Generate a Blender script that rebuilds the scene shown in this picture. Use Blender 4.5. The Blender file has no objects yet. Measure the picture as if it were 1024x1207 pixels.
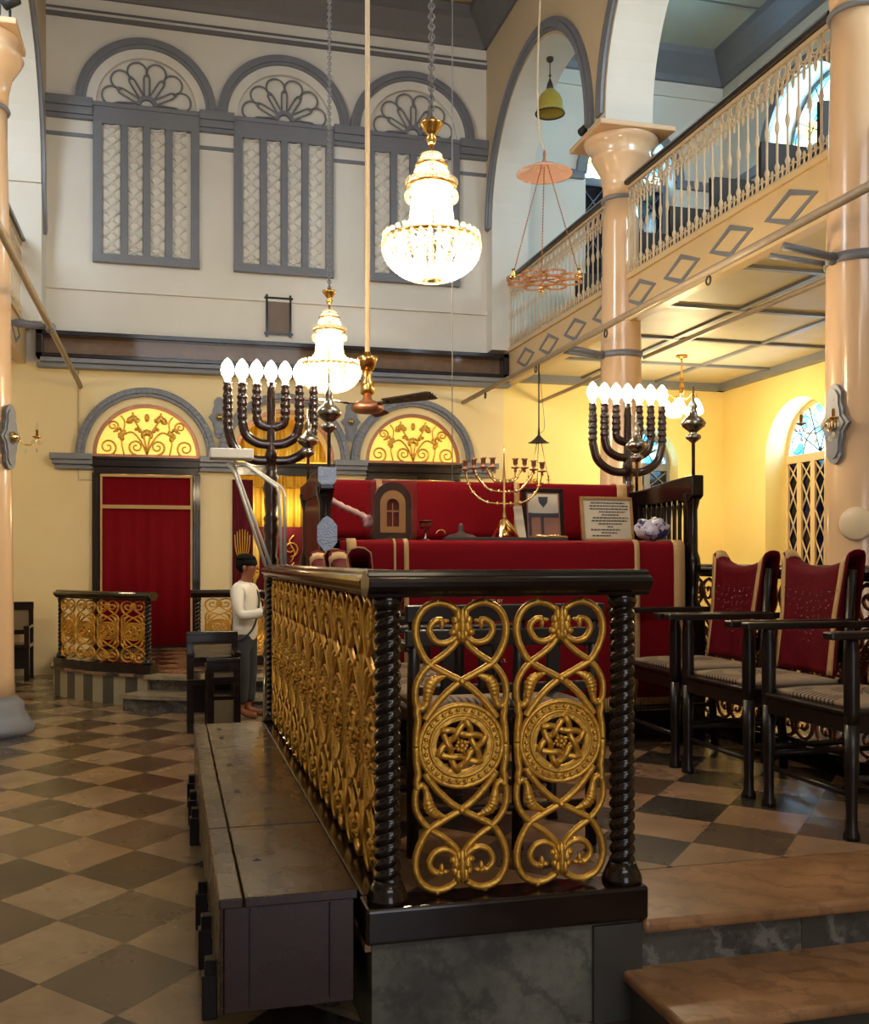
import bpy, bmesh, math, random
from math import sin, cos, pi, atan2, sqrt, radians
from mathutils import Vector, Matrix
from mathutils.geometry import tessellate_polygon
random.seed(7)
SC = bpy.context.scene
COL = SC.collection

# ------------------------------------------------------------------ measuring helpers (pixel of the photo -> point of the hall)
FOC, HOR, YAW, EYE = 1200.0, 659.0, 0.2545, 1.55
SY, CY = sin(YAW), cos(YAW)
def ray(px, py):
    u = (px-512)/FOC; v = (HOR-py)/FOC
    return (SY+u*CY, CY-u*SY, v)
def atY(px, py, y):
    r = ray(px, py); t = y/r[1]; return Vector((r[0]*t, y, EYE+r[2]*t))
def atX(px, py, x):
    r = ray(px, py); t = x/r[0]; return Vector((x, r[1]*t, EYE+r[2]*t))

# ------------------------------------------------------------------ materials
def lin(c):
    if isinstance(c, str):
        c = [int(c[i:i+2], 16)/255 for i in (0, 2, 4)]
        c = [x/12.92 if x <= .04045 else ((x+.055)/1.055)**2.4 for x in c]
    return tuple(c) if len(c) == 4 else (*c, 1.0)
class NT:
    def __init__(s, name):
        s.m = bpy.data.materials.new(name); s.m.use_nodes = True
        s.t = s.m.node_tree; s.t.nodes.clear()
        s.out = s.n('ShaderNodeOutputMaterial')
    def n(s, ty, **kw):
        o = s.t.nodes.new(ty)
        for k, v in kw.items():
            if k in o.inputs.keys(): o.inputs[k].default_value = v
            else: setattr(o, k, v)
        return o
    def l(s, a, b): s.t.links.new(a, b)
    def mth(s, op, a, b=None, c=None):
        o = s.t.nodes.new('ShaderNodeMath'); o.operation = op
        for i, x in enumerate((a, b, c)):
            if x is None: continue
            if isinstance(x, (int, float)): o.inputs[i].default_value = x
            else: s.l(x, o.inputs[i])
        return o.outputs[0]
    def mix(s, f, a, b, mode='MIX'):
        o = s.t.nodes.new('ShaderNodeMix'); o.data_type = 'RGBA'; o.blend_type = mode
        for k, x in ((0, f), (6, a), (7, b)):
            if isinstance(x, (int, float)): o.inputs[k].default_value = x
            elif isinstance(x, (tuple, str)): o.inputs[k].default_value = lin(x)
            else: s.l(x, o.inputs[k])
        return o.outputs[2]
    def noise(s, scale, detail=4, vec=None, rough=.55):
        o = s.n('ShaderNodeTexNoise'); o.inputs['Scale'].default_value = scale
        o.inputs['Detail'].default_value = detail; o.inputs['Roughness'].default_value = rough
        if vec is not None: s.l(vec, o.inputs['Vector'])
        return o.outputs['Fac']
    def ramp(s, f, stops):
        o = s.n('ShaderNodeValToRGB'); cr = o.color_ramp
        while len(cr.elements) < len(stops): cr.elements.new(.5)
        for e, (p, c) in zip(cr.elements, stops): e.position = p; e.color = lin(c) if not (isinstance(c, tuple) and len(c) == 4) else c
        s.l(f, o.inputs[0]); return o.outputs[0]
    def geo(s): return s.n('ShaderNodeNewGeometry').outputs['Position']
    def obj(s): return s.n('ShaderNodeTexCoord').outputs['Object']
    def bsdf(s, col, rough=.5, metal=0, bump=None, bstr=.2, bdist=.01, spec=None, coat=0, sheen=0):
        b = s.n('ShaderNodeBsdfPrincipled')
        if isinstance(col, (str, tuple)): b.inputs['Base Color'].default_value = lin(col)
        else: s.l(col, b.inputs['Base Color'])
        if isinstance(rough, (int, float)): b.inputs['Roughness'].default_value = rough
        else: s.l(rough, b.inputs['Roughness'])
        b.inputs['Metallic'].default_value = metal
        if spec is not None: b.inputs['Specular IOR Level'].default_value = spec
        if coat: b.inputs['Coat Weight'].default_value = coat; b.inputs['Coat Roughness'].default_value = .08
        if sheen:
            b.inputs['Sheen Weight'].default_value = sheen; b.inputs['Sheen Roughness'].default_value = .4
        if bump is not None:
            bn = s.n('ShaderNodeBump'); bn.inputs['Strength'].default_value = bstr; bn.inputs['Distance'].default_value = bdist
            s.l(bump, bn.inputs['Height']); s.l(bn.outputs[0], b.inputs['Normal'])
        s.l(b.outputs[0], s.out.inputs[0]); return b
def simple(name, a, b=None, rough=.5, metal=0, scale=8, bump=.1, coat=0, sheen=0, spec=None, emit=None):
    t = NT(name); p = t.obj(); f = t.noise(scale, 5, p)
    col = t.mix(f, a, b) if b else a
    r = t.mth('ADD', t.mth('MULTIPLY', f, .2), rough-.1) if rough > .12 else rough
    bs = t.bsdf(col, r, metal, bump=f if bump else None, bstr=bump, coat=coat, sheen=sheen, spec=spec)
    if emit:
        bs.inputs['Emission Color'].default_value = lin(emit[0]); bs.inputs['Emission Strength'].default_value = emit[1]
    return t.m
def wall_mat(name, a, b):
    t = NT(name); p = t.geo(); f = t.noise(.7, 6, p); g = t.noise(14, 4, p)
    col = t.mix(t.ramp(f, [(.35, (0, 0, 0)), (.7, (1, 1, 1))]), a, b)
    t.bsdf(col, .62, bump=g, bstr=.12, bdist=.01); return t.m

M = {}
M['wall_white'] = wall_mat('painted plaster off white', 'dfdad0', 'd5cec2')
M['wall_cream'] = wall_mat('painted plaster cream', 'e8d3a2', 'e0c793')
M['wall_yellow'] = wall_mat('painted plaster warm yellow', 'f2d98f', 'ead084')
M['wall_tan'] = wall_mat('painted plaster tan', 'cbb491', 'bfa885')
M['grey'] = simple('grey blue gloss paint', '7b7c82', '6e7078', .42, scale=5, bump=.05)
M['grey_dark'] = simple('weathered grey paint', '6e6b6a', '616063', .5, scale=5, bump=.05)
M['fascia'] = simple('cream gallery paint', 'd8bb8c', 'cfb080', .4, scale=3, bump=.05)
M['column'] = simple('glossy peach enamel paint', 'dfbb94', 'd6ae84', .22, scale=1.5, bump=.03, coat=.5)
M['ironwhite'] = simple('cream painted cast iron', 'cdb695', 'bfa683', .45, scale=20, bump=.1)
M['board'] = simple('ceiling board paint', 'c9bb98', 'bcae8c', .55, scale=3, bump=.05)
M['ceil_up'] = simple('pale green grey ceiling paint', 'b9bdae', 'adb3a6', .6, scale=2, bump=.04)
M['wood'] = simple('dark polished teak', (.008, .0035, .003), (.014, .0065, .005), .2, scale=18, bump=.06, coat=.35, spec=.25)
M['woodchest'] = simple('dark red brown chest wood', (.021, .0085, .0065), (.037, .015, .010), .28, scale=7, bump=.08, coat=.25, spec=.35)
M['woodchair'] = simple('near black chair wood', (.009, .005, .004), (.015, .008, .006), .36, scale=18, bump=.08, coat=.1, spec=.3)
M['woodmen'] = simple('dark lacquered menorah wood', (.02, .006, .005), (.035, .012, .009), .22, scale=22, bump=.1, coat=.6)
M['gold'] = simple('old gold leaf paint', (.72, .40, .07), (.50, .25, .03), .34, metal=.75, scale=60, bump=.35)
M['goldlun'] = simple('golden glass with painted backlight', (.95, .70, .16), (.80, .50, .06), .3, metal=.1, scale=12, bump=.3, emit=((1, .66, .12), .42))  # emission imitates light from behind; no lamp stands behind these panels
M['lantern'] = simple('yellow lantern enamel', (.85, .6, .12), (.7, .45, .06), .35, metal=.3, scale=25, bump=.2)
M['brass'] = simple('polished brass', (.83, .50, .16), (.65, .36, .09), .2, metal=1, scale=20, bump=.05)
M['brassgold'] = simple('yellow gold plated brass', (.95, .68, .30), (.85, .55, .20), .16, metal=1, scale=20, bump=.05)
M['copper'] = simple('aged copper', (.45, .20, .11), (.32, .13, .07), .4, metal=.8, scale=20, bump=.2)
M['silver'] = simple('tarnished silver', (.42, .38, .32), (.25, .21, .17), .25, metal=1, scale=30, bump=.1)
M['silverplate'] = simple('engraved silver plate', (.42, .47, .58), (.25, .29, .38), .4, metal=.7, scale=80, bump=.6)
M['chrome'] = simple('chrome', (.8, .8, .8), None, .1, metal=1, bump=0)
M['iron'] = simple('dark iron', (.05, .045, .04), (.08, .07, .06), .5, metal=.6, scale=30, bump=.2)
M['chain'] = simple('painted grey chain', (.22, .21, .21), (.3, .28, .27), .5, metal=.4, scale=30, bump=.1)
M['pipe'] = simple('painted steel pipe', 'a8967f', '94836d', .4, scale=12, bump=.08)
M['white'] = simple('white enamel', 'e9e4da', 'ddd6c8', .35, scale=10, bump=.02)
M['black'] = simple('matt black', (.01, .01, .01), None, .5, bump=0)
M['cream_strip'] = simple('gold braid ribbon', 'c9a26a', 'a98150', .5, metal=.15, scale=160, bump=.5)
M['shirt'] = simple('white cotton shirt', 'd9d2c6', 'cfc7b8', .85, scale=14, bump=.25)
M['skin'] = simple('brown skin', '8a5236', '7c472e', .55, scale=20, bump=.05)
M['hair'] = simple('black hair', (.004, .0035, .003), (.008, .007, .006), .8, scale=60, bump=.5, spec=.1)
M['trouser'] = simple('dark trousers', (.02, .02, .025), None, .8, bump=0)
M['slate'] = simple('dark slate', '34322f', '4a4742', .35, scale=4, bump=.15)
M['pinkglass'] = simple('pink metal dish', 'd9b3a6', 'cba194', .25, metal=.1, scale=12, bump=.05)
M['greenbell'] = simple('yellow green glass shade', 'b9a94e', 'a3953d', .3, scale=12, bump=.05)
M['paper'] = simple('printed paper', 'c9bda6', 'bcae95', .5, scale=6, bump=.02)
M['ink'] = simple('dark ink', (.03, .03, .04), None, .6, bump=0)
M['inkgold'] = simple('gold thread', (.75, .55, .28), (.6, .42, .2), .45, metal=.3, scale=90, bump=.3)
M['goldwood'] = simple('gilt wood frame', 'a87d42', '8f6834', .4, scale=30, bump=.1)
M['rug'] = simple('cane webbing', '7b6a4e', '6a5a40', .7, scale=60, bump=.3)
M['caseback'] = simple('brown brocade lining', '5e4a34', '937955', .5, scale=14, bump=.8)
M['plaque'] = simple('cream plaque paint', 'd7c4a4', 'cfbb9a', .35, scale=5, bump=.02)

def velvet(name, a, b, fold=12):
    t = NT(name); p = t.obj(); f = t.noise(30, 3, p)
    w = t.noise(fold, 2, p)
    t.bsdf(t.mix(f, a, b), .8, bump=w, bstr=.25, bdist=.02, spec=.12); return t.m
M['red'] = velvet('crimson velvet', (.19, .0015, .006), (.14, .001, .004), 5)
M['reddark'] = velvet('deep red velvet', (.115, .002, .008), (.08, .001, .005), 9)
M['maroon'] = velvet('maroon silk', (.11, .008, .012), (.07, .004, .008), 9)
def goldcloth():
    t = NT('gold silk curtain'); p = t.obj()
    x = t.n('ShaderNodeSeparateXYZ'); t.l(p, x.inputs[0])
    w = t.mth('SINE', t.mth('MULTIPLY', x.outputs[0], 70))
    t.bsdf(t.mix(t.noise(4, 3, p), (.85, .56, .07, 1), (.6, .34, .03, 1)), .4, .35, bump=w, bstr=.6, bdist=.02); return t.m
M['goldcloth'] = goldcloth()

def tiles(name, x0, y0, hx, hy, light, dark, warm):
    """diagonal checkerboard of marble, half diagonals hx and hy, a dark tile centred on x0, y0"""
    t = NT(name); p = t.geo(); s = t.n('ShaderNodeSeparateXYZ'); t.l(p, s.inputs[0])
    a = t.mth('DIVIDE', t.mth('SUBTRACT', s.outputs[0], x0), hx)
    b = t.mth('DIVIDE', t.mth('SUBTRACT', s.outputs[1], y0), hy)
    P = t.mth('ADD', t.mth('DIVIDE', t.mth('ADD', a, b), 2), .5)
    Q = t.mth('ADD', t.mth('DIVIDE', t.mth('SUBTRACT', a, b), 2), .5)
    fp, fq = t.mth('FLOOR', P), t.mth('FLOOR', Q)
    chk = t.mth('FLOORED_MODULO', t.mth('ADD', fp, fq), 2)
    cv = t.n('ShaderNodeCombineXYZ'); t.l(fp, cv.inputs[0]); t.l(fq, cv.inputs[1])
    wn = t.n('ShaderNodeTexWhiteNoise'); wn.noise_dimensions = '3D'; t.l(cv.outputs[0], wn.inputs[0])
    rnd = wn.outputs['Value']
    sw = t.mth('GREATER_THAN', rnd, .93)
    off = t.n('ShaderNodeVectorMath'); off.operation = 'ADD'; t.l(p, off.inputs[0]); t.l(wn.outputs['Color'], off.inputs[1])
    v1 = t.noise(3.2, 8, off.outputs[0], .65); v2 = t.noise(1.1, 5, off.outputs[0])
    lt = t.mix(t.ramp(v1, [(.35, (0, 0, 0)), (.68, (1, 1, 1))]), light[0], light[1])
    lt = t.mix(t.mth('MULTIPLY', rnd, .45), lt, warm)
    dk = t.mix(t.ramp(v1, [(.35, (0, 0, 0)), (.7, (1, 1, 1))]), dark[0], dark[1])
    dk = t.mix(t.mth('MULTIPLY', t.mth('GREATER_THAN', rnd, .60), .35), dk, light[1])
    col = t.mix(chk, dk, lt); col = t.mix(t.mth('MULTIPLY', sw, .6), col, light[1])
    def edge(v):
        fr = t.mth('FRACT', v); d = t.mth('MINIMUM', fr, t.mth('SUBTRACT', 1, fr)); return d
    e = t.mth('MINIMUM', edge(P), edge(Q)); gr = t.mth('LESS_THAN', e, .008)
    col = t.mix(t.mth('MULTIPLY', gr, .6), col, (.03, .025, .02, 1))
    rg = t.mth('ADD', t.mth('MULTIPLY', v2, .3), .12)
    t.bsdf(col, rg, bump=t.mth('MULTIPLY', e, 1), bstr=0.0, spec=.45); return t.m
M['floor'] = tiles('diagonal marble floor tiles', -.175, 4.63, .287, .338, ('97846a', '7a6851'), ('332a21', '4a3d30'), '8f6d4a')
M['platfloor'] = tiles('diagonal marble platform tiles', 2.425, 3.95, .256, .278, ('97795c', '7b6049'), ('29231f', '40372f'), '8f6644')
def marble(name, a, b, vein, scale=2.5, rough=.28):
    t = NT(name); p = t.geo()
    n = t.noise(scale, 9, p, .65); n2 = t.noise(scale*.5, 4, p)
    w = t.n('ShaderNodeTexWave'); w.bands_direction = 'DIAGONAL'; w.inputs['Scale'].default_value = 2.6; w.inputs['Distortion'].default_value = 9
    w.inputs['Detail'].default_value = 9; w.inputs['Detail Scale'].default_value = 2.2; w.inputs['Detail Roughness'].default_value = .68; t.l(p, w.inputs[0])
    fine = t.noise(scale*7, 7, p, .7)
    c = t.mix(t.ramp(n, [(.38, (0, 0, 0)), (.62, (1, 1, 1))]), a, b)
    c = t.mix(t.mth('MULTIPLY', t.ramp(w.outputs['Fac'], [(.70, (0, 0, 0)), (1.0, (1, 1, 1))]), .5), c, vein)
    c = t.mix(t.mth('MULTIPLY', t.ramp(fine, [(.50, (0, 0, 0)), (.72, (1, 1, 1))]), .35), c, vein)
    t.bsdf(c, rough, bump=n2, bstr=.05); return t.m
M['slab'] = marble('warm cream marble slab', 'a57a56', '85603f', '654731')
M['riser'] = marble('grey veined marble', '55524d', '3c3a38', '8d8880', 3)
M['dais_slab'] = marble('pale beige worn marble', '9b8f78', '857a66', '6a6152')
M['plinth'] = marble('worn dark stone', '403e3a', '6b675d', '2a2926', 3.4, .45)
def stripes():
    t = NT('striped marble plinth'); p = t.geo(); s = t.n('ShaderNodeSeparateXYZ'); t.l(p, s.inputs[0])
    an = t.mth('ARCTAN2', t.mth('SUBTRACT', s.outputs[1], 13.76), t.mth('SUBTRACT', s.outputs[0], 1.55))
    k = t.mth('FLOORED_MODULO', t.mth('FLOOR', t.mth('MULTIPLY', an, 19.5)), 2)
    n = t.noise(6, 6, p)
    t.bsdf(t.mix(k, t.mix(n, '3c3a34', '57534a'), t.mix(n, 'a59c84', '8f866e')), .35); return t.m
M['stripes'] = stripes()
def cane():
    t = NT('woven cane panel'); p = t.obj(); s = t.n('ShaderNodeSeparateXYZ'); t.l(p, s.inputs[0])
    a = t.mth('SINE', t.mth('MULTIPLY', s.outputs[0], 330)); b = t.mth('SINE', t.mth('MULTIPLY', s.outputs[2], 330))
    h = t.mth('GREATER_THAN', t.mth('MULTIPLY', t.mth('MAXIMUM', a, 0), t.mth('MAXIMUM', b, 0)), .25)
    t.bsdf(t.mix(h, '6b5b41', (.01, .008, .006, 1)), .6); return t.m
M['cane'] = cane()
def cushion():
    t = NT('striped tufted cushion cloth'); p = t.obj(); s = t.n('ShaderNodeSeparateXYZ'); t.l(p, s.inputs[0])
    an = t.mth('ARCTAN2', s.outputs[1], s.outputs[0])
    rr = t.mth('SQRT', t.mth('ADD', t.mth('POWER', s.outputs[0], 2), t.mth('POWER', s.outputs[1], 2)))
    st = t.mth('SINE', t.mth('ADD', t.mth('MULTIPLY', an, 22), t.mth('MULTIPLY', t.noise(9, 2, p), 3)))
    msk = t.mth('MULTIPLY', t.mth('GREATER_THAN', st, .05), t.mth('LESS_THAN', rr, .13))
    st2 = t.mth('GREATER_THAN', t.mth('SINE', t.mth('MULTIPLY', s.outputs[0], 210)), .2)
    m2 = t.mth('MULTIPLY', st2, t.mth('MULTIPLY', t.mth('GREATER_THAN', rr, .21), t.mth('LESS_THAN', t.mth('ABSOLUTE', s.outputs[0]), .17)))
    col = t.mix(t.mth('MAXIMUM', msk, m2), t.mix(t.noise(12, 3, p), '9c8468', '86705a'), (.035, .028, .03, 1))
    t.bsdf(col, .75, bump=st, bstr=.15); return t.m
M['cushion'] = cushion()
def emis(name, col, st):
    t = NT(name); e = t.n('ShaderNodeEmission'); e.inputs[0].default_value = lin(col); e.inputs[1].default_value = st
    t.l(e.outputs[0], t.out.inputs[0]); return t.m
M['bulb'] = emis('lit warm bulb', (1, .82, .55), 22)
M['bulb2'] = emis('lit lamp glass', (1, .85, .55), 14)
M['tube'] = emis('reading lamp diffuser', (1, .97, .92), .55)
def crystal():
    t = NT('cut crystal beads'); g = t.n('ShaderNodeBsdfGlossy'); g.inputs['Roughness'].default_value = .08
    tr = t.n('ShaderNodeBsdfTranslucent'); tr.inputs[0].default_value = (1, .93, .78, 1)
    tp = t.n('ShaderNodeBsdfTransparent'); tp.inputs[0].default_value = (1, .97, .9, 1)
    m1 = t.n('ShaderNodeMixShader'); m1.inputs[0].default_value = .25; t.l(tr.outputs[0], m1.inputs[1]); t.l(g.outputs[0], m1.inputs[2])
    m2 = t.n('ShaderNodeMixShader'); m2.inputs[0].default_value = .22; t.l(m1.outputs[0], m2.inputs[1]); t.l(tp.outputs[0], m2.inputs[2])
    t.l(m2.outputs[0], t.out.inputs[0]); return t.m
M['crystal'] = crystal()
def acrylic(name, f=.12):
    t = NT(name); g = t.n('ShaderNodeBsdfGlossy'); g.inputs['Roughness'].default_value = .05
    tp = t.n('ShaderNodeBsdfTransparent'); tp.inputs[0].default_value = (.95, .93, .95, 1)
    m = t.n('ShaderNodeMixShader'); m.inputs[0].default_value = f; t.l(tp.outputs[0], m.inputs[1]); t.l(g.outputs[0], m.inputs[2])
    t.l(m.outputs[0], t.out.inputs[0]); return t.m
M['acrylic'] = acrylic('clear acrylic', .03); M['glass'] = acrylic('cabinet glass', .012)
def stained(name, cols, sc=5):
    t = NT(name); v = t.n('ShaderNodeTexVoronoi'); v.inputs['Scale'].default_value = sc; t.l(t.obj(), v.inputs[0])
    s = t.n('ShaderNodeSeparateColor'); t.l(v.outputs['Color'], s.inputs[0])
    st = [(i/len(cols), c) for i, c in enumerate(cols)]
    rp = t.ramp(s.outputs[0], st); 
    for nd in t.t.nodes:
        if nd.type == 'VALTORGB': nd.color_ramp.interpolation = 'CONSTANT'
    tp = t.n('ShaderNodeBsdfTransparent'); t.l(rp, tp.inputs[0])
    tl = t.n('ShaderNodeBsdfTranslucent'); t.l(rp, tl.inputs[0])
    g = t.n('ShaderNodeBsdfGlossy'); g.inputs['Roughness'].default_value = .1
    m0 = t.n('ShaderNodeMixShader'); m0.inputs[0].default_value = .5; t.l(tp.outputs[0], m0.inputs[1]); t.l(tl.outputs[0], m0.inputs[2])
    m = t.n('ShaderNodeMixShader'); m.inputs[0].default_value = .05; t.l(m0.outputs[0], m.inputs[1]); t.l(g.outputs[0], m.inputs[2])
    t.l(m.outputs[0], t.out.inputs[0]); return t.m
M['stained'] = stained('stained glass blue and white', [(.75, .9, 1), (.2, .55, .95), (.85, .95, .75), (.95, 1, 1), (.95, .8, .3), (.3, .75, .85)])
M['stained_dark'] = stained('dark blue and green glass', [(.004, .006, .02), (.008, .011, .035), (.003, .014, .008), (.012, .012, .016)], 7)
M['photo'] = simple('photograph of torah cases', 'a8765f', '7a4a3a', .4, scale=8, bump=0)

# ------------------------------------------------------------------ mesh builder
class MB:
    def __init__(s): s.v = []; s.f = []; s.m = []; s.sm = []
    def add(s, V, F, mi=0, smooth=False, X=None):
        o = len(s.v)
        if X is not None: V = [X @ Vector(p) for p in V]
        s.v += [tuple(p) for p in V]; s.f += [tuple(i+o for i in f) for f in F]
        s.m += [mi]*len(F); s.sm += [smooth]*len(F); return s
    def box(s, x0, x1, y0, y1, z0, z1, mi=0, X=None):
        V = [(x, y, z) for z in (z0, z1) for y in (y0, y1) for x in (x0, x1)]
        F = [(0, 2, 3, 1), (4, 5, 7, 6), (0, 1, 5, 4), (2, 6, 7, 3), (0, 4, 6, 2), (1, 3, 7, 5)]
        return s.add(V, F, mi, False, X)
    def lathe(s, prof, n=20, c=(0, 0, 0), mi=0, X=None, cap=True, rfun=None):
        V = []; F = []
        for (r, z) in prof:
            for i in range(n):
                a = 2*pi*i/n; q = r*(rfun(a, z) if rfun else 1)
                V.append((c[0]+q*cos(a), c[1]+q*sin(a), c[2]+z))
        for j in range(len(prof)-1):
            for i in range(n):
                a, b = j*n+i, j*n+(i+1) % n
                F.append((a, b, b+n, a+n))
        if cap: F.append(tuple(range(n))[::-1]); F.append(tuple(range((len(prof)-1)*n, len(prof)*n)))
        return s.add(V, F, mi, True, X)
    def tube(s, pts, r, n=8, closed=False, mi=0, X=None, flat=None):
        P = [Vector(p) for p in pts]; L = len(P)
        R = r if isinstance(r, (list, tuple)) else [r]*L
        V = []; F = []; up = None
        for i in range(L):
            a = P[(i-1) % L] if closed or i > 0 else P[i]; b = P[(i+1) % L] if closed or i < L-1 else P[i]
            d = (b-a); d = d.normalized() if d.length > 1e-9 else Vector((0, 0, 1))
            if up is None:
                up = Vector((0, 1, 0)) if abs(d.y) < .9 else Vector((1, 0, 0))
            up = (up-d*up.dot(d)); up = up.normalized() if up.length > 1e-6 else d.orthogonal().normalized()
            sd = d.cross(up)
            for k in range(n):
                an = 2*pi*k/n
                V.append(P[i]+sd*(R[i]*cos(an))+up*(R[i]*sin(an)*(flat or 1)))
        m = L if closed else L-1
        for i in range(m):
            for k in range(n):
                a = i*n+k; b = i*n+(k+1) % n; c = ((i+1) % L)*n+(k+1) % n; d = ((i+1) % L)*n+k
                F.append((a, b, c, d))
        if not closed: F.append(tuple(range(n))[::-1]); F.append(tuple(range((L-1)*n, L*n)))
        return s.add(V, F, mi, True, X)
    def sph(s, c, r, n=12, mi=0, X=None):
        if isinstance(r, (int, float)): r = (r, r, r)
        V = []; F = []; k = max(4, n//2)
        for j in range(k+1):
            t = pi*j/k
            for i in range(n):
                a = 2*pi*i/n; V.append((c[0]+r[0]*sin(t)*cos(a), c[1]+r[1]*sin(t)*sin(a), c[2]-r[2]*cos(t)))
        for j in range(k):
            for i in range(n):
                F.append((j*n+i, j*n+(i+1) % n, (j+1)*n+(i+1) % n, (j+1)*n+i))
        return s.add(V, F, mi, True, X)
    def prism(s, poly, ax, a, b, mi=0, X=None, smooth=False):
        def P(p, d): return {'x': (d, p[0], p[1]), 'y': (p[0], d, p[1]), 'z': (p[0], p[1], d)}[ax]
        n = len(poly); V = [P(p, a) for p in poly]+[P(p, b) for p in poly]
        F = [tuple(range(n)), tuple(range(n, 2*n))[::-1]]+[(i, (i+1) % n, (i+1) % n+n, i+n) for i in range(n)]
        return s.add(V, F, mi, smooth, X)
    def plate(s, outer, holes, ax, a, b, mi=0, X=None, rim=None):
        """slab with holes: both faces, the rim and the hole sides"""
        def P(p, d): return {'x': (d, p[0], p[1]), 'y': (p[0], d, p[1]), 'z': (p[0], p[1], d)}[ax]
        loops = [outer]+holes; flat = [p for l in loops for p in l]; n = len(flat)
        tri = tessellate_polygon([[Vector((p[0], p[1], 0)) for p in l] for l in loops])
        V = [P(p, a) for p in flat]+[P(p, b) for p in flat]
        F = [tuple(t) for t in tri]+[tuple(i+n for i in t)[::-1] for t in tri]
        nt = len(F); o = 0
        for l in loops:
            k = len(l)
            for i in range(k): F.append((o+i, o+(i+1) % k, o+(i+1) % k+n, o+i+n))
            o += k
        s.add(V, F, mi, False, X)
        if rim is not None: s.m[-(len(F)-nt):] = [rim]*(len(F)-nt)
        return s
    def ring(s, c, r0, r1, a0, a1, ax, d0, d1, n=32, mi=0, X=None):
        o = [(c[0]+r1*cos(a0+(a1-a0)*i/n), c[1]+r1*sin(a0+(a1-a0)*i/n)) for i in range(n+1)]
        q = [(c[0]+r0*cos(a0+(a1-a0)*i/n), c[1]+r0*sin(a0+(a1-a0)*i/n)) for i in range(n+1)]
        for i in range(n): s.prism([o[i], o[i+1], q[i+1], q[i]], ax, d0, d1, mi, X)
        return s
    def torus(s, c, R, r, ax='z', n=32, k=8, mi=0, X=None, a0=0, a1=2*pi):
        full = abs(a1-a0-2*pi) < 1e-6; m = n if full else n+1; pts = []
        for i in range(m):
            a = a0+(a1-a0)*i/n; u, w = R*cos(a), R*sin(a)
            pts.append({'z': (c[0]+u, c[1]+w, c[2]), 'y': (c[0]+u, c[1], c[2]+w), 'x': (c[0], c[1]+u, c[2]+w)}[ax])
        return s.tube(pts, r, k, full, mi, X)
    def build(s, name, mat, parent=None, bevel=0, loc=None, bseg=2):
        me = bpy.data.meshes.new(name); me.from_pydata(s.v, [], s.f); me.update()
        for mt in (mat if isinstance(mat, (list, tuple)) else [mat]): me.materials.append(M[mt] if isinstance(mt, str) else mt)
        me.polygons.foreach_set('material_index', s.m); me.polygons.foreach_set('use_smooth', s.sm)
        bm = bmesh.new(); bm.from_mesh(me); bmesh.ops.recalc_face_normals(bm, faces=bm.faces); bm.to_mesh(me); bm.free()
        o = bpy.data.objects.new(name, me); COL.objects.link(o)
        if parent: o.parent = parent
        if loc: o.location = loc
        if bevel:
            md = o.modifiers.new('Bevel', 'BEVEL'); md.width = bevel; md.segments = bseg; md.limit_method = 'ANGLE'; md.angle_limit = radians(50)
        return o
def cr(pts, n=6):
    """smooth curve through points"""
    P = [Vector(p) for p in pts]; P = [P[0]*2-P[1]]+P+[P[-1]*2-P[-2]]; out = []
    for i in range(1, len(P)-2):
        for k in range(n):
            t = k/n; a, b, c, d = P[i-1:i+3]
            out.append(.5*((2*b)+(c-a)*t+(2*a-5*b+4*c-d)*t*t+(3*b-a-3*c+d)*t**3))
    out.append(P[-2]); return out
def arch(c, hw, z0, zs, n=24):
    return [(c-hw, z0), (c+hw, z0)]+[(c+hw*cos(pi*i/n), zs+hw*sin(pi*i/n)) for i in range(n+1)]

def thing(name, label, cat, loc=(0, 0, 0), rz=0, group=None):
    o = bpy.data.objects.new(name, None); COL.objects.link(o); o.empty_display_size = .1
    o.location = loc; o.rotation_euler = (0, 0, rz); o['label'] = label; o['category'] = cat; o['kind'] = 'thing'
    if group: o['group'] = group
    return o
def tag(o, label, cat, group=None, kind='thing'):
    o['label'] = label; o['category'] = cat; o['kind'] = kind
    if group: o['group'] = group
    return o
def struct(o, label=None):
    o['kind'] = 'structure'
    if label: o['label'] = label
    return o
def sroot(name, loc=(0, 0, 0), label=None):
    o = bpy.data.objects.new(name, None); COL.objects.link(o); o.location = loc; o.empty_display_size = .1
    return struct(o, label)
def dup(root, loc, rz=None, label=None, group=None):
    def rec(a, par):
        b = a.copy(); COL.objects.link(b)
        if par: b.parent = par
        for ch in list(kids[a.name]) if a.name in kids else []: rec(ch, b)
        return b
    kids = {}
    def walk(a):
        kids[a.name] = list(a.children)
        for ch in a.children: walk(ch)
    walk(root); r = rec(root, None); r.location = loc
    if rz is not None: r.rotation_euler = (0, 0, rz)
    if label: r['label'] = label
    if group: r['group'] = group
    return r
def lamp(name, loc, power, col, r=.05, ty='POINT', size=None, rot=None):
    d = bpy.data.lights.new(name, ty); d.energy = power; d.color = col
    if ty == 'POINT': d.shadow_soft_size = r
    if ty == 'AREA': d.shape = 'RECTANGLE'; d.size, d.size_y = size
    o = bpy.data.objects.new(name, d); COL.objects.link(o); o.location = loc
    if rot: o.rotation_euler = rot
    return o

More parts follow.
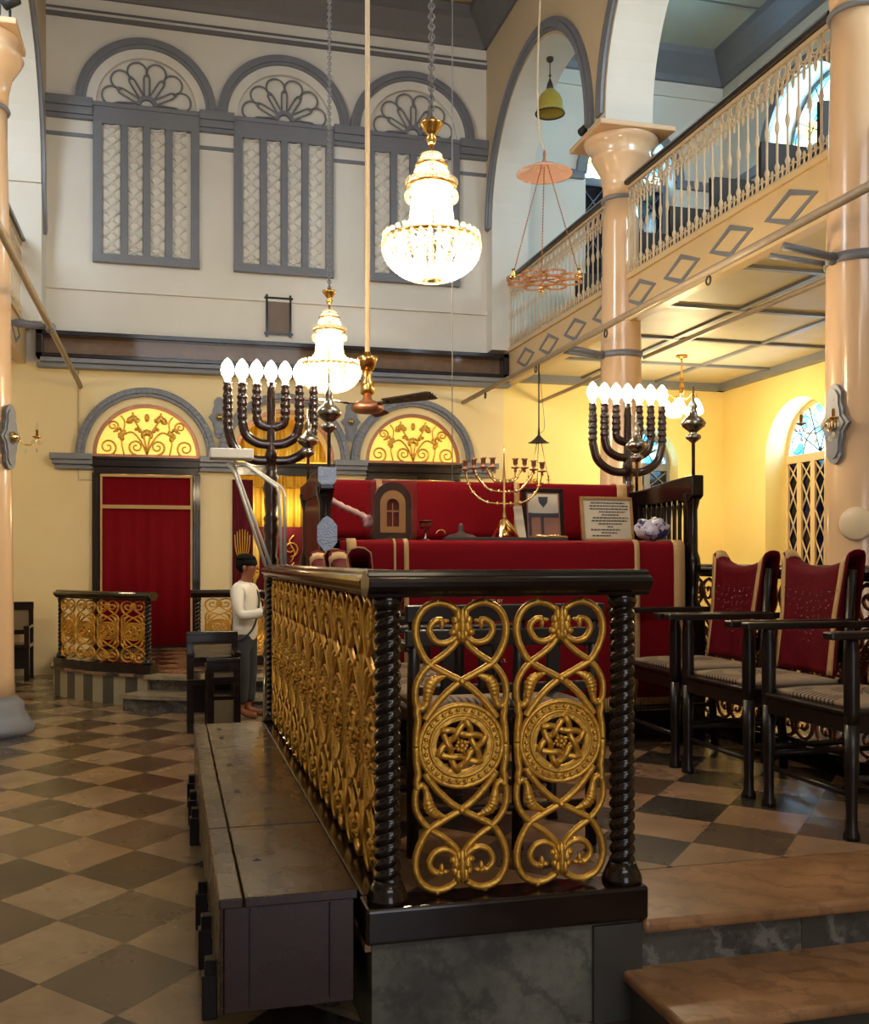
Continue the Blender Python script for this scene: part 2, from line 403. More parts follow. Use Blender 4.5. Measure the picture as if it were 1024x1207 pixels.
# ------------------------------------------------------------------ the hall
WY = 14.5; XR = 4.57; XL = -1.6; XRA = 8.5; XLA = -5.5; ZP = .333; COLR = 4.85; COLL = -1.85
CB = (-.30, 1.57, 3.44)                      # centres of the three bays of the end wall
struct(MB().box(XLA, XRA, -4, 19, -.1, 0).build('floor', 'floor'))
dw = arch(CB[1], .66, .30, 2.95)
h7 = arch(7.12, .60, .9, 3.02)
MB_ = MB().plate([(XLA, 0), (XL-.25, 0), (XR+.27, 0), (XR+.27, 4.18), (XL-.25, 4.18), (XLA, 4.18)], [dw], 'y', WY, WY+.4)
struct(MB_.build('wall_back', 'wall_cream'))
struct(MB().plate([(XR+.27, 0), (XRA, 0), (XRA, 4.5), (XR+.27, 4.5)], [h7], 'y', WY, WY+.4).build('wall_back_aisle', 'wall_yellow'))
struct(MB().plate([(XLA, 4.18), (COLR+.0, 4.18), (COLR+.0, 9.7), (XLA, 9.7)], [], 'y', WY, WY+.4).build('wall_back_upper', 'wall_white'))
h4 = arch(6.90, .74, 5.3, 7.45)
struct(MB().plate([(COLR, 4.5), (XRA, 4.5), (XRA, 9.7), (COLR, 9.7)], [h4], 'y', WY, WY+.4).build('wall_back_gallery', 'wall_white'))
h6 = arch(12.5, .80, .9, 3.02)
h5 = arch(12.3, .92, 5.3, 7.4)
struct(MB().plate([(-4, 0), (WY+.4, 0), (WY+.4, 4.4), (-4, 4.4)], [h6], 'x', XRA, XRA+.5).build('wall_right', 'wall_yellow'))
struct(MB().plate([(-4, 4.4), (WY+.4, 4.4), (WY+.4, 9.7), (-4, 9.7)], [h5], 'x', XRA, XRA+.5).build('wall_right_upper', 'wall_white'))
struct(MB().box(XLA-.3, XLA, -4, WY+.4, 0, 9.7).build('wall_left', 'wall_white'))
struct(MB().plate([(XLA, 0), (.2, 0), (.2, 2.9), (2.8, 2.9), (2.8, 0), (XRA, 0), (XRA, 9.7), (XLA, 9.7)], [], 'y', -4.3, -4).build('wall_front', 'wall_white'))
# arcade walls over the columns
def arcade(x0, x1, name, cs, yend=WY, zp=6.235):
    r = 1.76; zs = 6.4; top = 9.7; cs = list(cs)
    pts = [(2.0, top), (2.0, zs)]
    for c in cs:
        pts += [(c+r*cos(pi-pi*i/30), zs+r*sin(pi-pi*i/30)) for i in range(31)]
    pts += [(yend, zs), (yend, top)]
    b = MB().plate(pts[::-1], [], 'x', x0, x1, rim=1)
    for c0, c1 in zip(cs, cs[1:]): b.box(x0, x1, c0+r, c1-r, zp, 6.4, 1)
    return struct(b.build(name, ['wall_tan', 'wall_white']))  # chandelier warmth is put into the tan faces; soffits stay white
arcade(XR, XR+.56, 'wall_arcade_right', [4.45, 8.45, 12.46])
arcade(XL-.5, XL, 'wall_arcade_left', [4.0, 7.9, 12.2], zp=6.275)
struct(MB().box(XR, XR+.56, WY-.28, WY, 4.62, 6.4).box(XL-.5, XL, WY-.5, WY, 4.62, 6.4).build('trim_1', 'wall_white'))
b = MB()
for c in (4.45, 8.45, 12.46): b.ring((c, 6.4), 1.80, 1.95, 0, pi, 'x', XR-.045, XR, 40); 
b.ring((12.46, 6.4), 1.83, 1.90, 0, pi, 'x', XR-.07, XR-.045, 40)
struct(b.build('trim_2', 'grey'))
b = MB()
for c in (7.9, 12.2): b.ring((c, 6.4), 1.80, 1.95, 0, pi, 'x', XL, XL+.045, 40)
b.prism([(14.10, 6.4), (14.0, 6.4), (14.2, 5.8), (14.3, 5.9)], 'x', XL, XL+.045)
struct(b.build('trim_3', 'grey'))
# ceilings
struct(MB().box(XL-.5, XR+.56, -4, WY+.4, 9.62, 9.8).build('ceiling', 'wall_tan'))
struct(MB().box(XR+.56, XRA+.5, -4, WY+.4, 9.42, 9.6).build('ceiling_aisle_right', 'ceil_up'))
struct(MB().box(XLA-.3, XL-.5, -4, WY+.4, 9.42, 9.6).build('ceiling_aisle_left', 'ceil_up'))
b = MB()   # grey cornice of the nave, moulded in steps
pr_ = [(0, 9.13), (-.05, 9.13), (-.09, 9.2), (-.28, 9.42), (-.36, 9.46), (-.36, 9.58), (0, 9.62)]
b.prism([(WY+p[0], p[1]) for p in pr_], 'x', XL, XR)
b.prism([(XR+p[0], p[1]) for p in pr_], 'y', -4, WY); b.prism([(XL-p[0], p[1]) for p in pr_], 'y', -4, WY)
struct(b.build('trim_4', 'grey_dark'))
b = MB()   # ceiling ribs
for yy in (13.2, 10.4, 7.6, 4.8): b.box(XL+.3, XR-.3, yy-.05, yy+.05, 9.56, 9.62)
for xx in (.6, 2.4): b.box(xx-.04, xx+.04, -4, WY-.3, 9.57, 9.62)
b.tube([(3.05, WY-.3, 9.56), (4.25, 10.4, 9.56)], .05, 6)
struct(b.build('trim_5', 'grey_dark'))
b = MB()   # thin mouldings on the end wall
b.box(XL, XR, WY-.05, WY, 8.84, 8.89); b.box(XL, XR, WY-.03, WY, 8.95, 8.97)
struct(b.build('trim_6', 'grey_dark'))
struct(MB().box(XL, XR+.3, WY-.04, WY, 5.18, 5.24).build('trim_7', 'wall_white'))
b = MB()   # cornice of the right upper aisle
pa = [(0, 9.02), (-.06, 9.02), (-.1, 9.1), (-.32, 9.34), (-.36, 9.42), (0, 9.42)]
b.prism([(WY+p[0], p[1]) for p in pa], 'x', XR+.56, XRA); b.prism([(XRA+p[0], p[1]) for p in pa], 'y', -4, WY)
struct(b.build('trim_8', 'grey'))
b = MB()
for yy in (12.9, 11.2, 9.5): b.box(XR+.56, XRA-.3, yy-.01, yy+.01, 9.4, 9.42)
struct(b.build('trim_9', 'grey_dark'))
struct(MB().box(XR+.3, XRA, WY-.04, WY, 8.78, 8.81).box(XRA-.04, XRA, 0, WY, 8.78, 8.81).build('trim_10', 'wall_white'))
b = MB()   # impost strings of the right upper aisle
b.box(XR+.56, 6.12, WY-.06, WY, 7.35, 7.48); b.box(7.68, XRA, WY-.06, WY, 7.35, 7.48)
b.box(XRA-.06, XRA, 13.25, WY, 7.28, 7.42); b.box(XRA-.06, XRA, 6, 11.35, 7.28, 7.42)
b.ring((6.90, 7.45), .74, .90, 0, pi, 'y', WY-.07, WY, 30); b.ring((12.3, 7.4), .92, 1.08, 0, pi, 'x', XRA-.07, XRA, 30)
struct(b.build('trim_11', 'grey'))

# ---- blind windows of the end wall
def blind_window(k, c):
    w = sroot('window_%d' % k)
    w.location = (c, WY, 0)
    MB().ring((0, 7.72), .79, .93, 0, pi, 'y', -.09, 0, 40).ring((0, 7.72), .83, .88, 0, pi, 'y', -.115, -.09, 40).build('arch_band', 'grey', w)
    MB().ring((0, 7.72), .66, .79, 0, pi, 'y', -.05, 0, 40).ring((0, 7.72), .66, .70, 0, pi, 'y', -.075, -.05, 40).build('arch_moulding', 'wall_white', w)
    b = MB(); q = 0
    for i in range(6):       # petals of the fan
        a = radians(12+31.2*i); dx, dz = cos(a), sin(a); nx, nz = -dz, dx
        def P(u, v): return (dx*u+nx*v, -.045, 7.74+dz*u+nz*v)
        loop = cr([P(.13, 0), P(.26, .035), P(.38, .07), P(.42, .115), P(.50, .125), P(.57, .08), P(.595, 0), P(.57, -.08), P(.50, -.125), P(.42, -.115), P(.38, -.07), P(.26, -.035), P(.13, 0)], 4)
        b.tube(loop, .0135, 6)
        b.sph(P(.405, .105), (.028, .02, .028), 8)
    b.ring((0, 7.74), .085, .14, 0, pi, 'y', -.06, 0, 16)
    b.build('fan_tracery', 'grey', w)
    b = MB(); b.box(-.70, .70, -.075, 0, 7.44, 7.72); b.box(-.70, -.585, -.08, 0, 5.58, 7.46); b.box(.585, .70, -.08, 0, 5.58, 7.46); b.box(-.705, .705, -.085, 0, 5.565, 5.68)
    b.box(-.74, .74, -.10, 0, 7.66, 7.72)
    for i in (-1, 0, 1): b.box(i*.293-.048, i*.293+.048, -.07, 0, 5.6, 7.5)
    b.build('frame', 'grey', w, bevel=.006)
    for i in range(4):       # lattice strips
        x0 = -.585+i*.293+.01; x1 = x0+.225 if i else x0+.225
        b = MB(); b.box(x0+.01, x1, -.02, 0, 5.66, 7.46)
        st = .165; z = 5.58
        while z < 7.40:
            cx = (x0+x1)/2
            for sg in (1, -1):
                b.tube([(x0+.02 if sg > 0 else x1-.01, -.03, max(5.68, z)), (x1-.01 if sg > 0 else x0+.02, -.03-.008*sg, min(7.44, z+.20))], .013, 5)
            b.prism([(cx, z+.045), (cx+.05, z+.10), (cx, z+.155), (cx-.05, z+.10)], 'y', -.034, -.02) if z > 5.6 else None
            z += st
        b.build('lattice_strip', 'wall_white', w)
    return w
for k, c in enumerate(CB): blind_window(k+1, c)
b = MB(); b2 = MB()
edges = [(-1.6, -1.24), (.43, .84), (2.30, 2.71), (4.17, 4.57)]
for x0, x1 in ((-1.6, -1.0), (.40, .87), (2.27, 2.74), (4.14, 4.57)):
    b.box(x0-.0, x1+.0, WY-.14, WY, 7.62, 7.74); b.box(x0, x1, WY-.11, WY, 7.52, 7.62); b.box(x0, x1, WY-.08, WY, 7.47, 7.52)
    b2.box(x0, x1, WY-.02, WY, 7.24, 7.29)
struct(b.build('trim_12', 'grey', bevel=.006)); struct(b2.build('trim_13', 'grey'))

# ---- the three lower openings
b = MB(); b2 = MB()
for c in CB:
    b.ring((c, 2.96), .80, .925, 0, pi, 'y', WY-.12, WY, 40); b.ring((c, 2.96), .845, .895, 0, pi, 'y', WY-.15, WY-.12, 40)
    b2.ring((c, 2.96), .70, .80, 0, pi, 'y', WY-.06, WY, 40)
for x0, x1 in ((-1.54, -1.0), (.40, .87), (2.27, 2.74), (4.14, 4.70)):
    for k, (z0, z1, d) in enumerate(((2.88, 2.96, .22), (2.82, 2.88, .17), (2.76, 2.82, .10))):
        b.box(x0+(.03*k if x0 < -1 else 0), x1-(.03*k if x1 > 4.5 else 0), WY-d, WY, z0, z1)
struct(b.build('trim_14', 'grey', bevel=.006)); struct(b2.build('trim_15', 'wall_cream'))
def scroll(b, cx, cz, r, sg, y, turns=1.6, w=.014, n=26):
    pts = []
    for i in range(n+1):
        t = i/n; a = sg*(2*pi*turns*t)+(-pi/2); rr = r*(1-.86*t)
        pts.append((cx+rr*cos(a), y, cz+r*.0+rr*sin(a)))
    b.tube(pts, [w*(1-.4*i/n) for i in range(n+1)], 6)
def lunette(w, c):
    base = [(c+.665*cos(pi*i/30), 2.96+.665*sin(pi*i/30)) for i in range(31)]
    MB().prism(base, 'y', WY-.02, WY+.02).build('golden_glow_panel', 'goldlun', w)
    MB().ring((c, 2.96), .655, .705, 0, pi, 'y', WY-.06, WY+.01, 36).box(c-.7, c+.7, WY-.07, WY, 2.93, 2.975).build('rim', 'copper', w)
    b = MB(); y = WY-.035
    for sg in (1, -1):
        scroll(b, c+sg*.14, 3.08, .105, sg, y); scroll(b, c+sg*.51, 3.07, .12, -sg, y); scroll(b, c+sg*.44, 3.36, .08, -sg, y)
        b.tube(cr([(c, y, 2.98), (c+sg*.08, y, 3.16), (c+sg*.20, y, 3.28), (c+sg*.34, y, 3.22)], 5), .012, 6)
        b.tube(cr([(c, y, 3.0), (c+sg*.05, y, 3.25), (c+sg*.15, y, 3.42), (c+sg*.19, y, 3.55)], 5), .012, 6)
        b.tube(cr([(c+sg*.3, y, 2.98), (c+sg*.33, y, 3.15), (c+sg*.29, y, 3.4), (c+sg*.34, y, 3.5)], 5), .010, 6)
        for (lx, lz, s_, an) in ((.18, 3.42, .085, 75), (.30, 3.23, .075, 20), (.12, 3.30, .05, 120), (.37, 3.3, .045, 60)):
            for q in range(5):
                a = radians((an if sg > 0 else 180-an)+(q-2)*38)
                b.sph((c+sg*lx+cos(a)*s_*.6, y, lz+sin(a)*s_*.6), (s_*.32+abs(cos(a))*s_*.25, .012, s_*.32+abs(sin(a))*s_*.25), 8)
    for q in range(5):
        a = radians(90+(q-2)*34); b.sph((c+cos(a)*.06, y, 3.22+sin(a)*.06), (.028, .014, .05), 8)
    b.sph((c, y, 3.48), (.035, .012, .06), 8)
    b.build('scroll_relief', 'copper' if False else M['gold'], w)
for k, c in ((1, CB[0]), (3, CB[2])):
    d = sroot('door_%d' % k)
    b = MB(); b.box(c-.72, c+.72, WY-.14, WY, 2.80, 2.93); b.box(c-.69, c+.69, WY-.10, WY, 2.70, 2.80); b.box(c-.72, c+.72, WY-.17, WY, 2.89, 2.93)
    for sg in (1, -1): b.box(c+sg*.66-.05, c+sg*.66+.05, WY-.08, WY, ZP, 2.72); b.box(c+sg*.67-.02, c+sg*.67+.02, WY-.11, WY, ZP, 2.72)
    b.build('door_frame', 'wood', d, bevel=.005)
    MB().box(c-.62, c+.62, WY-.02, WY-.005, ZP, 2.72).build('door_leaf', 'woodchair', d)
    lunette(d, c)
def drape_front(name, x0, x1, z0, z1, y, mat, amp=.012, freq=9, parent=None, n=60, th=.006):
    b = MB(); V = []; F = []
    for i in range(n+1):
        x = x0+(x1-x0)*i/n; 
        for (z, k) in ((z0, 1.0), ((z0+z1)/2, .8), (z1, .35)):
            V.append((x, y-amp*k*(1+sin(freq*2*pi*(x-x0)/(x1-x0)+.6*sin(x*9))), z))
    for i in range(n):
        for j in range(2):
            a = i*3+j; F.append((a, a+3, a+4, a+1))
    b.add(V, F, 0, True); o = b.build(name, mat, parent)
    md = o.modifiers.new('Solidify', 'SOLIDIFY'); md.thickness = th; return o
for k, c, lb in ((1, CB[0], 'crimson velvet curtain with gold crossband closing the left doorway'), (3, CB[2], 'crimson velvet curtain in the right doorway behind the reading booth')):
    t = thing('door_curtain', lb, 'curtain', (c, WY-.06, ZP))
    drape_front('drape', -.59, .59, .03, 2.33, -.02, 'red', .014, 6, t)
    b = MB(); b.box(-.60, .60, -.075, -.068, 1.90, 1.95); b.box(-.605, .605, -.06, -.03, 2.33, 2.36)
    for sg in (1, -1): b.box(sg*.59-.013, sg*.59+.013, -.06, -.02, .03, 2.34)
    b.build('gold_border', 'cream_strip', t)
    MB().tube([(-.60, -.03, 2.365), (.60, -.03, 2.365)], .012, 8).build('curtain_rod', 'brass', t)
# centre opening with the ark recess
d = sroot('door_2')
c = CB[1]
MB().box(c-.66, c+.66, WY-.10, WY+.02, 2.72, 2.86).box(c-.70, c+.70, WY-.14, WY, 2.84, 2.90).build('door_frame', 'wood', d, bevel=.005)
MB().ring((c, 2.96), .655, .705, 0, pi, 'y', WY-.06, WY+.01, 36).build('rim', 'copper', d)
struct(MB().box(c-1.2, c+1.2, 17.0, 17.1, 0, 4.2).box(c-1.3, c-1.2, WY+.4, 17.1, 0, 4.2).box(c+1.2, c+1.3, WY+.4, 17.1, 0, 4.2).box(c-1.3, c+1.3, WY+.4, 17.1, 4.1, 4.2).box(c-1.3, c+1.3, WY+.4, 17.1, .2, ZP).build('wall_recess', 'wall_yellow'))
t = thing('ark_curtain', 'gold silk curtain hung behind the lintel of the central arch', 'curtain', (c, WY+.55, 0))
drape_front('drape', -.85, .85, 2.98, 3.75, 0, 'goldcloth', .03, 10, t, 90)
drape_front('drape', -.60, .85, 1.92, 2.90, .06, 'goldcloth', .03, 10, t, 90)
MB().tube([(-1.0, .03, 3.78), (1.0, .03, 3.78)], .015, 8).tube([(-1.0, .0, 2.60), (1.0, .0, 2.60)], .012, 8).build('curtain_rod', 'brass', t)
t = thing('side_curtain', 'narrow red velvet curtain with gold palm fan at left of the central arch', 'curtain', (c-.72, WY-.02, 0))
drape_front('drape', 0, .28, ZP, 2.66, -.02, 'maroon', .02, 2, t, 20)
b = MB()
for q in range(7):
    a = radians(58+q*10.5); b.tube(cr([(.13, -.075, 1.42), (.13+cos(a)*.16, -.075, 1.42+sin(a)*.28), (.13+cos(a)*.20, -.075, 1.42+sin(a)*.55)], 4), .008, 5)
b.build('gold_embroidery', 'gold', t)
t = thing('embroidered_hanging', 'dark maroon hanging with gold scroll embroidery below the ark curtain', 'hanging', (c, WY+.42, 0))
MB().box(-.62, .62, 0, .03, .6, 2.02).build('cloth', 'maroon', t)
b = MB()
for sx in (-.42, -.14, .14, .42):
    for sz in (.9, 1.3, 1.7):
        scroll(b, sx, sz, .12, 1 if sx > 0 else -1, -.012, 1.5, .013, 18); b.tube(cr([(sx, -.012, sz-.2), (sx+.06, -.012, sz-.05), (sx-.02, -.012, sz+.1), (sx+.05, -.012, sz+.2)], 4), .011, 5)
b.build('gold_embroidery', 'gold', t)
t = thing('standing_lantern', 'tall yellow lantern standing inside the central arch', 'lantern', (c-.42, WY+.15, ZP))
MB().lathe([(.09, 0), (.09, .03), (.03, .06), (.03, .9), (.07, .95), (.085, 1.0), (.085, 1.45), (.06, 1.52), (.01, 1.6)], 14).build('lantern_body', 'lantern', t)

# ---- galleries
def gallery(side):
    X = COLR if side > 0 else -1.85; s = side; xo = XRA if side > 0 else XLA
    b = MB(); y0 = 2.0
    b.box(min(X, X+s*.12), max(X, X+s*.12), y0, WY, 4.15, 4.62)
    b.box(min(X-s*.03, X+s*.02), max(X-s*.03, X+s*.02), y0, WY, 4.60, 4.65)
    struct(b.build('trim_gallery_front', 'fascia'))
    struct(MB().box(min(X+s*.12, xo), max(X+s*.12, xo), y0, WY, 4.31, 4.58).build('gallery_floor', 'board'))
    b = MB()
    for i in range(-6, 9):
        yc = 9.04+.903*(i-1)
        if yc < 3 or yc > 14.2: continue
        hd, vd, w = .37, .147, .045
        o = [(yc-hd, 4.39), (yc, 4.39+vd), (yc+hd, 4.39), (yc, 4.39-vd)]
        q = [(yc-hd*.76, 4.39), (yc, 4.39+vd*.66), (yc+hd*.76, 4.39), (yc, 4.39-vd*.66)]
        for k in range(4): b.prism([o[k], o[(k+1) % 4], q[(k+1) % 4], q[k]], 'x', X-s*.008, X)
    struct(b.build('trim_diamonds', 'grey'))
    b = MB()   # battens and cornice under the floor
    for yy in (13.0, 11.5, 10.0, 8.5, 7.0, 5.5): b.box(min(X+s*.12, xo), max(X+s*.12, xo), yy-.035, yy+.035, 4.275, 4.31)
    for k in (1, 2): xx = X+s*1.22*k; b.box(xx-.035, xx+.035, y0, WY, 4.28, 4.31)
    b.box(min(X+s*.12, xo), max(X+s*.12, xo), WY-.14, WY, 4.20, 4.31); b.box(min(xo-s*.14, xo), max(xo-s*.14, xo), y0, WY, 4.20, 4.31)
    struct(b.build('trim_ceiling_battens', 'grey'))
gallery(1); gallery(-1)
def railing_bay(X, ya, yb, lb, full=True):
    t = thing('gallery_railing', lb, 'railing', (X, ya, 4.65), 0, None)
    L = yb-ya
    MB().prism([(-.05, .98), (.05, .98), (.06, 1.01), (.045, 1.04), (-.045, 1.04), (-.06, 1.01)], 'y', 0, L).build('handrail', 'wood', t)
    MB().box(-.015, .015, 0, L, .94, .975).box(-.012, .012, 0, L, .0, .02).build('rail_bar', 'ironwhite', t)
    n = max(3, int(round(L/.145)))
    prof = [(.015, 0), (.015, .10), (.022, .12), (.022, .14), (.010, .17), (.010, .40), (.019, .43), (.022, .46), (.019, .49), (.010, .52), (.010, .80), (.017, .83), (.010, .87), (.010, .95)]
    proto = None
    for i in range(n+1):
        y = L*i/n
        if proto is None: proto = MB().lathe(prof, 8).build('baluster', 'ironwhite', t, loc=(0, y, 0))
        else:
            o = proto.copy(); COL.objects.link(o); o.parent = t; o.location = (0, y, 0)
    b = MB(); c2 = MB()
    for i in range(n):
        y = L*(i+.5)/n
        b.torus((0, y, .88), .05, .009, 'x', 12, 5); b.torus((0, y-.035, .79), .03, .008, 'x', 10, 5); b.torus((0, y+.035, .79), .03, .008, 'x', 10, 5)
        b.sph((0, y, .73), (.01, .022, .05), 8)
        c2.torus((0, y-.03, .05), .032, .008, 'x', 10, 5); c2.torus((0, y+.03, .05), .032, .008, 'x', 10, 5); c2.sph((0, y, .10), (.01, .018, .03), 6)
    b.build('lace_frieze', 'ironwhite', t); c2.build('bottom_scrolls', 'ironwhite', t)
railing_bay(COLR, 10.62, WY-.02, 'cream iron gallery railing between the far column and the end wall')
railing_bay(COLR, 6.68, 10.22, 'cream iron gallery railing between the two right columns')
railing_bay(-1.85, 10.2, WY-.02, 'cream iron gallery railing at the left edge above the left aisle')
# ---- columns
def column(x, y, lb, base=True, r=.205, zt=6.18, ph=.44):
    t = thing('column', lb, 'column', (x, y, 0))
    MB().lathe([(r*1.28, .32), (r*1.22, .5), (r*1.14, 2.0), (r*1.08, 4.0), (r, 4.7), (r*.94, 5.25), (r*.94, zt-.62)], 40).build('shaft', 'column', t)
    z = zt
    MB().lathe([(r*.96, z-.62), (r*1.0, z-.5), (r*1.15, z-.36), (r*1.5, z-.24), (r*1.62, z-.19), (r*1.55, z-.16), (min(r*1.85, ph*.9), z-.08), (min(r*2.0, ph*.95), z-.03), (min(r*2.0, ph*.95), z)], 40).build('capital', 'column', t)
    MB().prism([(-ph, -ph), (ph, -ph), (ph, ph), (-ph, ph)], 'z', z-.01, z+.045).build('abacus', 'column', t, bevel=.01)
    MB().torus((0, 0, zt-.66), r*.97, .022, 'z', 40, 8).build('neck_ring', 'grey', t)
    MB().lathe([(.42, 0), (.42, .06), (.37, .14), (.335, .2), (.335, .26), (.29, .30), (.262, .33)], 40).build('base', 'grey', t)
    return t
c1 = column(COLR, 10.42, 'far right peach column carrying the gallery, with square-topped capital')
c2 = column(COLR+.02, 6.42, 'near right peach column at the right edge of the view', r=.205)
c3 = column(-1.60, 9.8, 'left peach column with grey base at the left edge', zt=6.22, ph=.31)
# collars where the tie rods hold the columns
for (x, y, z, lb) in ((COLR, 10.42, 3.80, 'grey iron collar around the far right column'), (COLR+.02, 6.42, 3.72, 'grey iron collar around the near right column')):
    t = thing('column_collar', lb, 'collar', (x, y, z))
    MB().lathe([(.226, -.035), (.238, -.035), (.238, .035), (.226, .035)], 36, cap=False).build('band', 'grey', t)
    MB().tube([(-.235, -.05, 0), (-.45, -.05, .03), (-.64, -.03, .06)], .03, 8).tube([(-.60, .2, .06), (-.3, .14, .02), (-.22, .1, 0)], .022, 8).build('clamp_arm', 'grey', t)
    MB().sph((-.24, -.02, 0), .05, 10).build('clamp_bolt', 'grey', t)
def pipe(x, z, ya, yb, lb, hooks=True, r=.032):
    t = thing('conduit_pipe', lb, 'pipe', (x, ya, z))
    MB().tube([(0, 0, 0), (0, yb-ya, 0)], r, 10).build('pipe_run', 'pipe', t)
    if hooks:
        for y in range(5, 14, 2):
            MB().torus((0, y-ya+.4, -.07), .035, .009, 'x', 12, 6).build('hook', 'iron', t)
    return t
pipe(4.21, 3.87, 2.5, 14.52, 'long grey pipe running below the right gallery front', True)
pipe(5.42, 3.93, 3.0, 14.52, 'thinner grey pipe under the right aisle ceiling', False, .026)
lp = pipe(-1.16, 3.88, 4.0, 14.52, 'long pipe running below the left gallery front', False)
MB().tube([(0, 0, .0), (.66, .0, -.04)], .03, 8).sph((.69, 0, -.05), .055, 10).sph((.4, 0, -.02), (.09, .05, .045), 10).build('clamp_arm', 'grey', lp, loc=(-.69, 6.9, .05))

# ---- aisle windows
def sash_window(k, loc, rz, hw, z0, zs, lun, low, col='grey', strips=3):
    w = sroot('window_%d' % k); w.location = loc; w.rotation_euler = (0, 0, rz)
    b = MB(); b.box(-hw, hw, -.04, .04, zs-.07, zs+.05); b.box(-hw, hw, -.04, .04, z0, z0+.09)
    n = strips; wd = 2*hw/n
    for i in range(n+1): x = -hw+wd*i; b.box(max(-hw+.002, x-.05), min(hw-.002, x+.05), -.037, .037, z0+.01, zs-.01)
    b.ring((0, zs), hw-.07, hw-.001, 0, pi, 'y', -.039, .039, 28)
    b.build('frame', col, w, bevel=.004)
    b = MB()
    for i in range(n):
        xa = -hw+wd*i+.05; xb = xa+wd-.1; st = (xb-xa)*1.9; z = z0+.1
        while z < zs-.1:
            z2 = min(z+st, zs-.08)
            b.tube([(xa, -.02, z), (xb, -.02, z2)], .011, 5); b.tube([(xb, -.02, z), (xa, -.02, z2)], .011, 5); z += st
    b.build('lattice', col, w)
    b = MB()
    for a in (35, 70, 110, 145): b.tube([(0, -.02, zs+.05), (cos(radians(a))*(hw-.06), -.02, zs+sin(radians(a))*(hw-.06))], .012, 5)
    b.torus((0, -.02, zs), hw*.5, .012, 'y', 20, 5, a0=0, a1=pi)
    for a in (20, 52, 90, 128, 160): b.torus((cos(radians(a))*hw*.72, -.02, zs+sin(radians(a))*hw*.72), hw*.17, .009, 'y', 14, 5)
    b.build('lead_tracery', 'iron', w)
    MB().prism([(cos(pi*i/28)*(hw-.05), zs+sin(pi*i/28)*(hw-.05)) for i in range(29)], 'y', 0, .012).build('pane', lun, w)
    MB().box(-hw+.03, hw-.03, 0, .012, z0+.05, zs-.03).build('pane', low, w)
    return w
sash_window(4, (6.90, WY+.30, 0), 0, .74, 5.3, 7.45, 'stained', 'stained_dark')
sash_window(5, (XRA+.38, 12.3, 0), -pi/2, .92, 5.3, 7.4, 'stained', 'stained_dark')
sash_window(6, (XRA+.38, 12.5, 0), -pi/2, .80, .9, 3.02, 'stained', 'stained_dark', 'fascia', 5)
sash_window(7, (7.12, WY+.30, 0), 0, .60, .9, 3.02, 'stained', 'stained_dark')

# ------------------------------------------------------------------ bimah platform and steps
b = MB(); b.box(.62, 1.54, 3.17, 7.7, 0, ZP-.001); struct(b.box(1.54, 3.82, 3.24, 7.7, 0, ZP-.04).build('platform_base', 'plinth'))
struct(MB().box(.60, 3.82, 3.66, 7.7, ZP-.03, ZP+.001).box(.60, 1.54, 3.18, 3.66, ZP-.03, ZP+.001).build('platform_floor', 'platfloor'))
struct(MB().box(1.545, 3.82, 3.13, 3.66, ZP-.045, ZP+.002).build('platform_edge_slab', 'slab', bevel=.015, bseg=3))
struct(MB().box(1.545, 2.17, 3.17, 3.24, .16, ZP-.045).box(2.27, 3.82, 3.17, 3.24, .16, ZP-.045).build('step_riser', 'riser'))
struct(MB().box(2.17, 2.27, 3.168, 3.24, .16, ZP-.045).build('step_riser_inlay', 'slate'))
struct(MB().box(1.475, 3.82, 2.74, 3.24, .125, .1665).build('step_tread', 'slab', bevel=.015, bseg=3))
struct(MB().box(1.50, 3.75, 2.79, 3.17, 0, .125).build('step_base', 'slate'))
b = MB(); b.box(1.37, 1.545, 3.15, 3.2, .0, ZP-.01); struct(b.build('plinth_end_block', 'slate'))

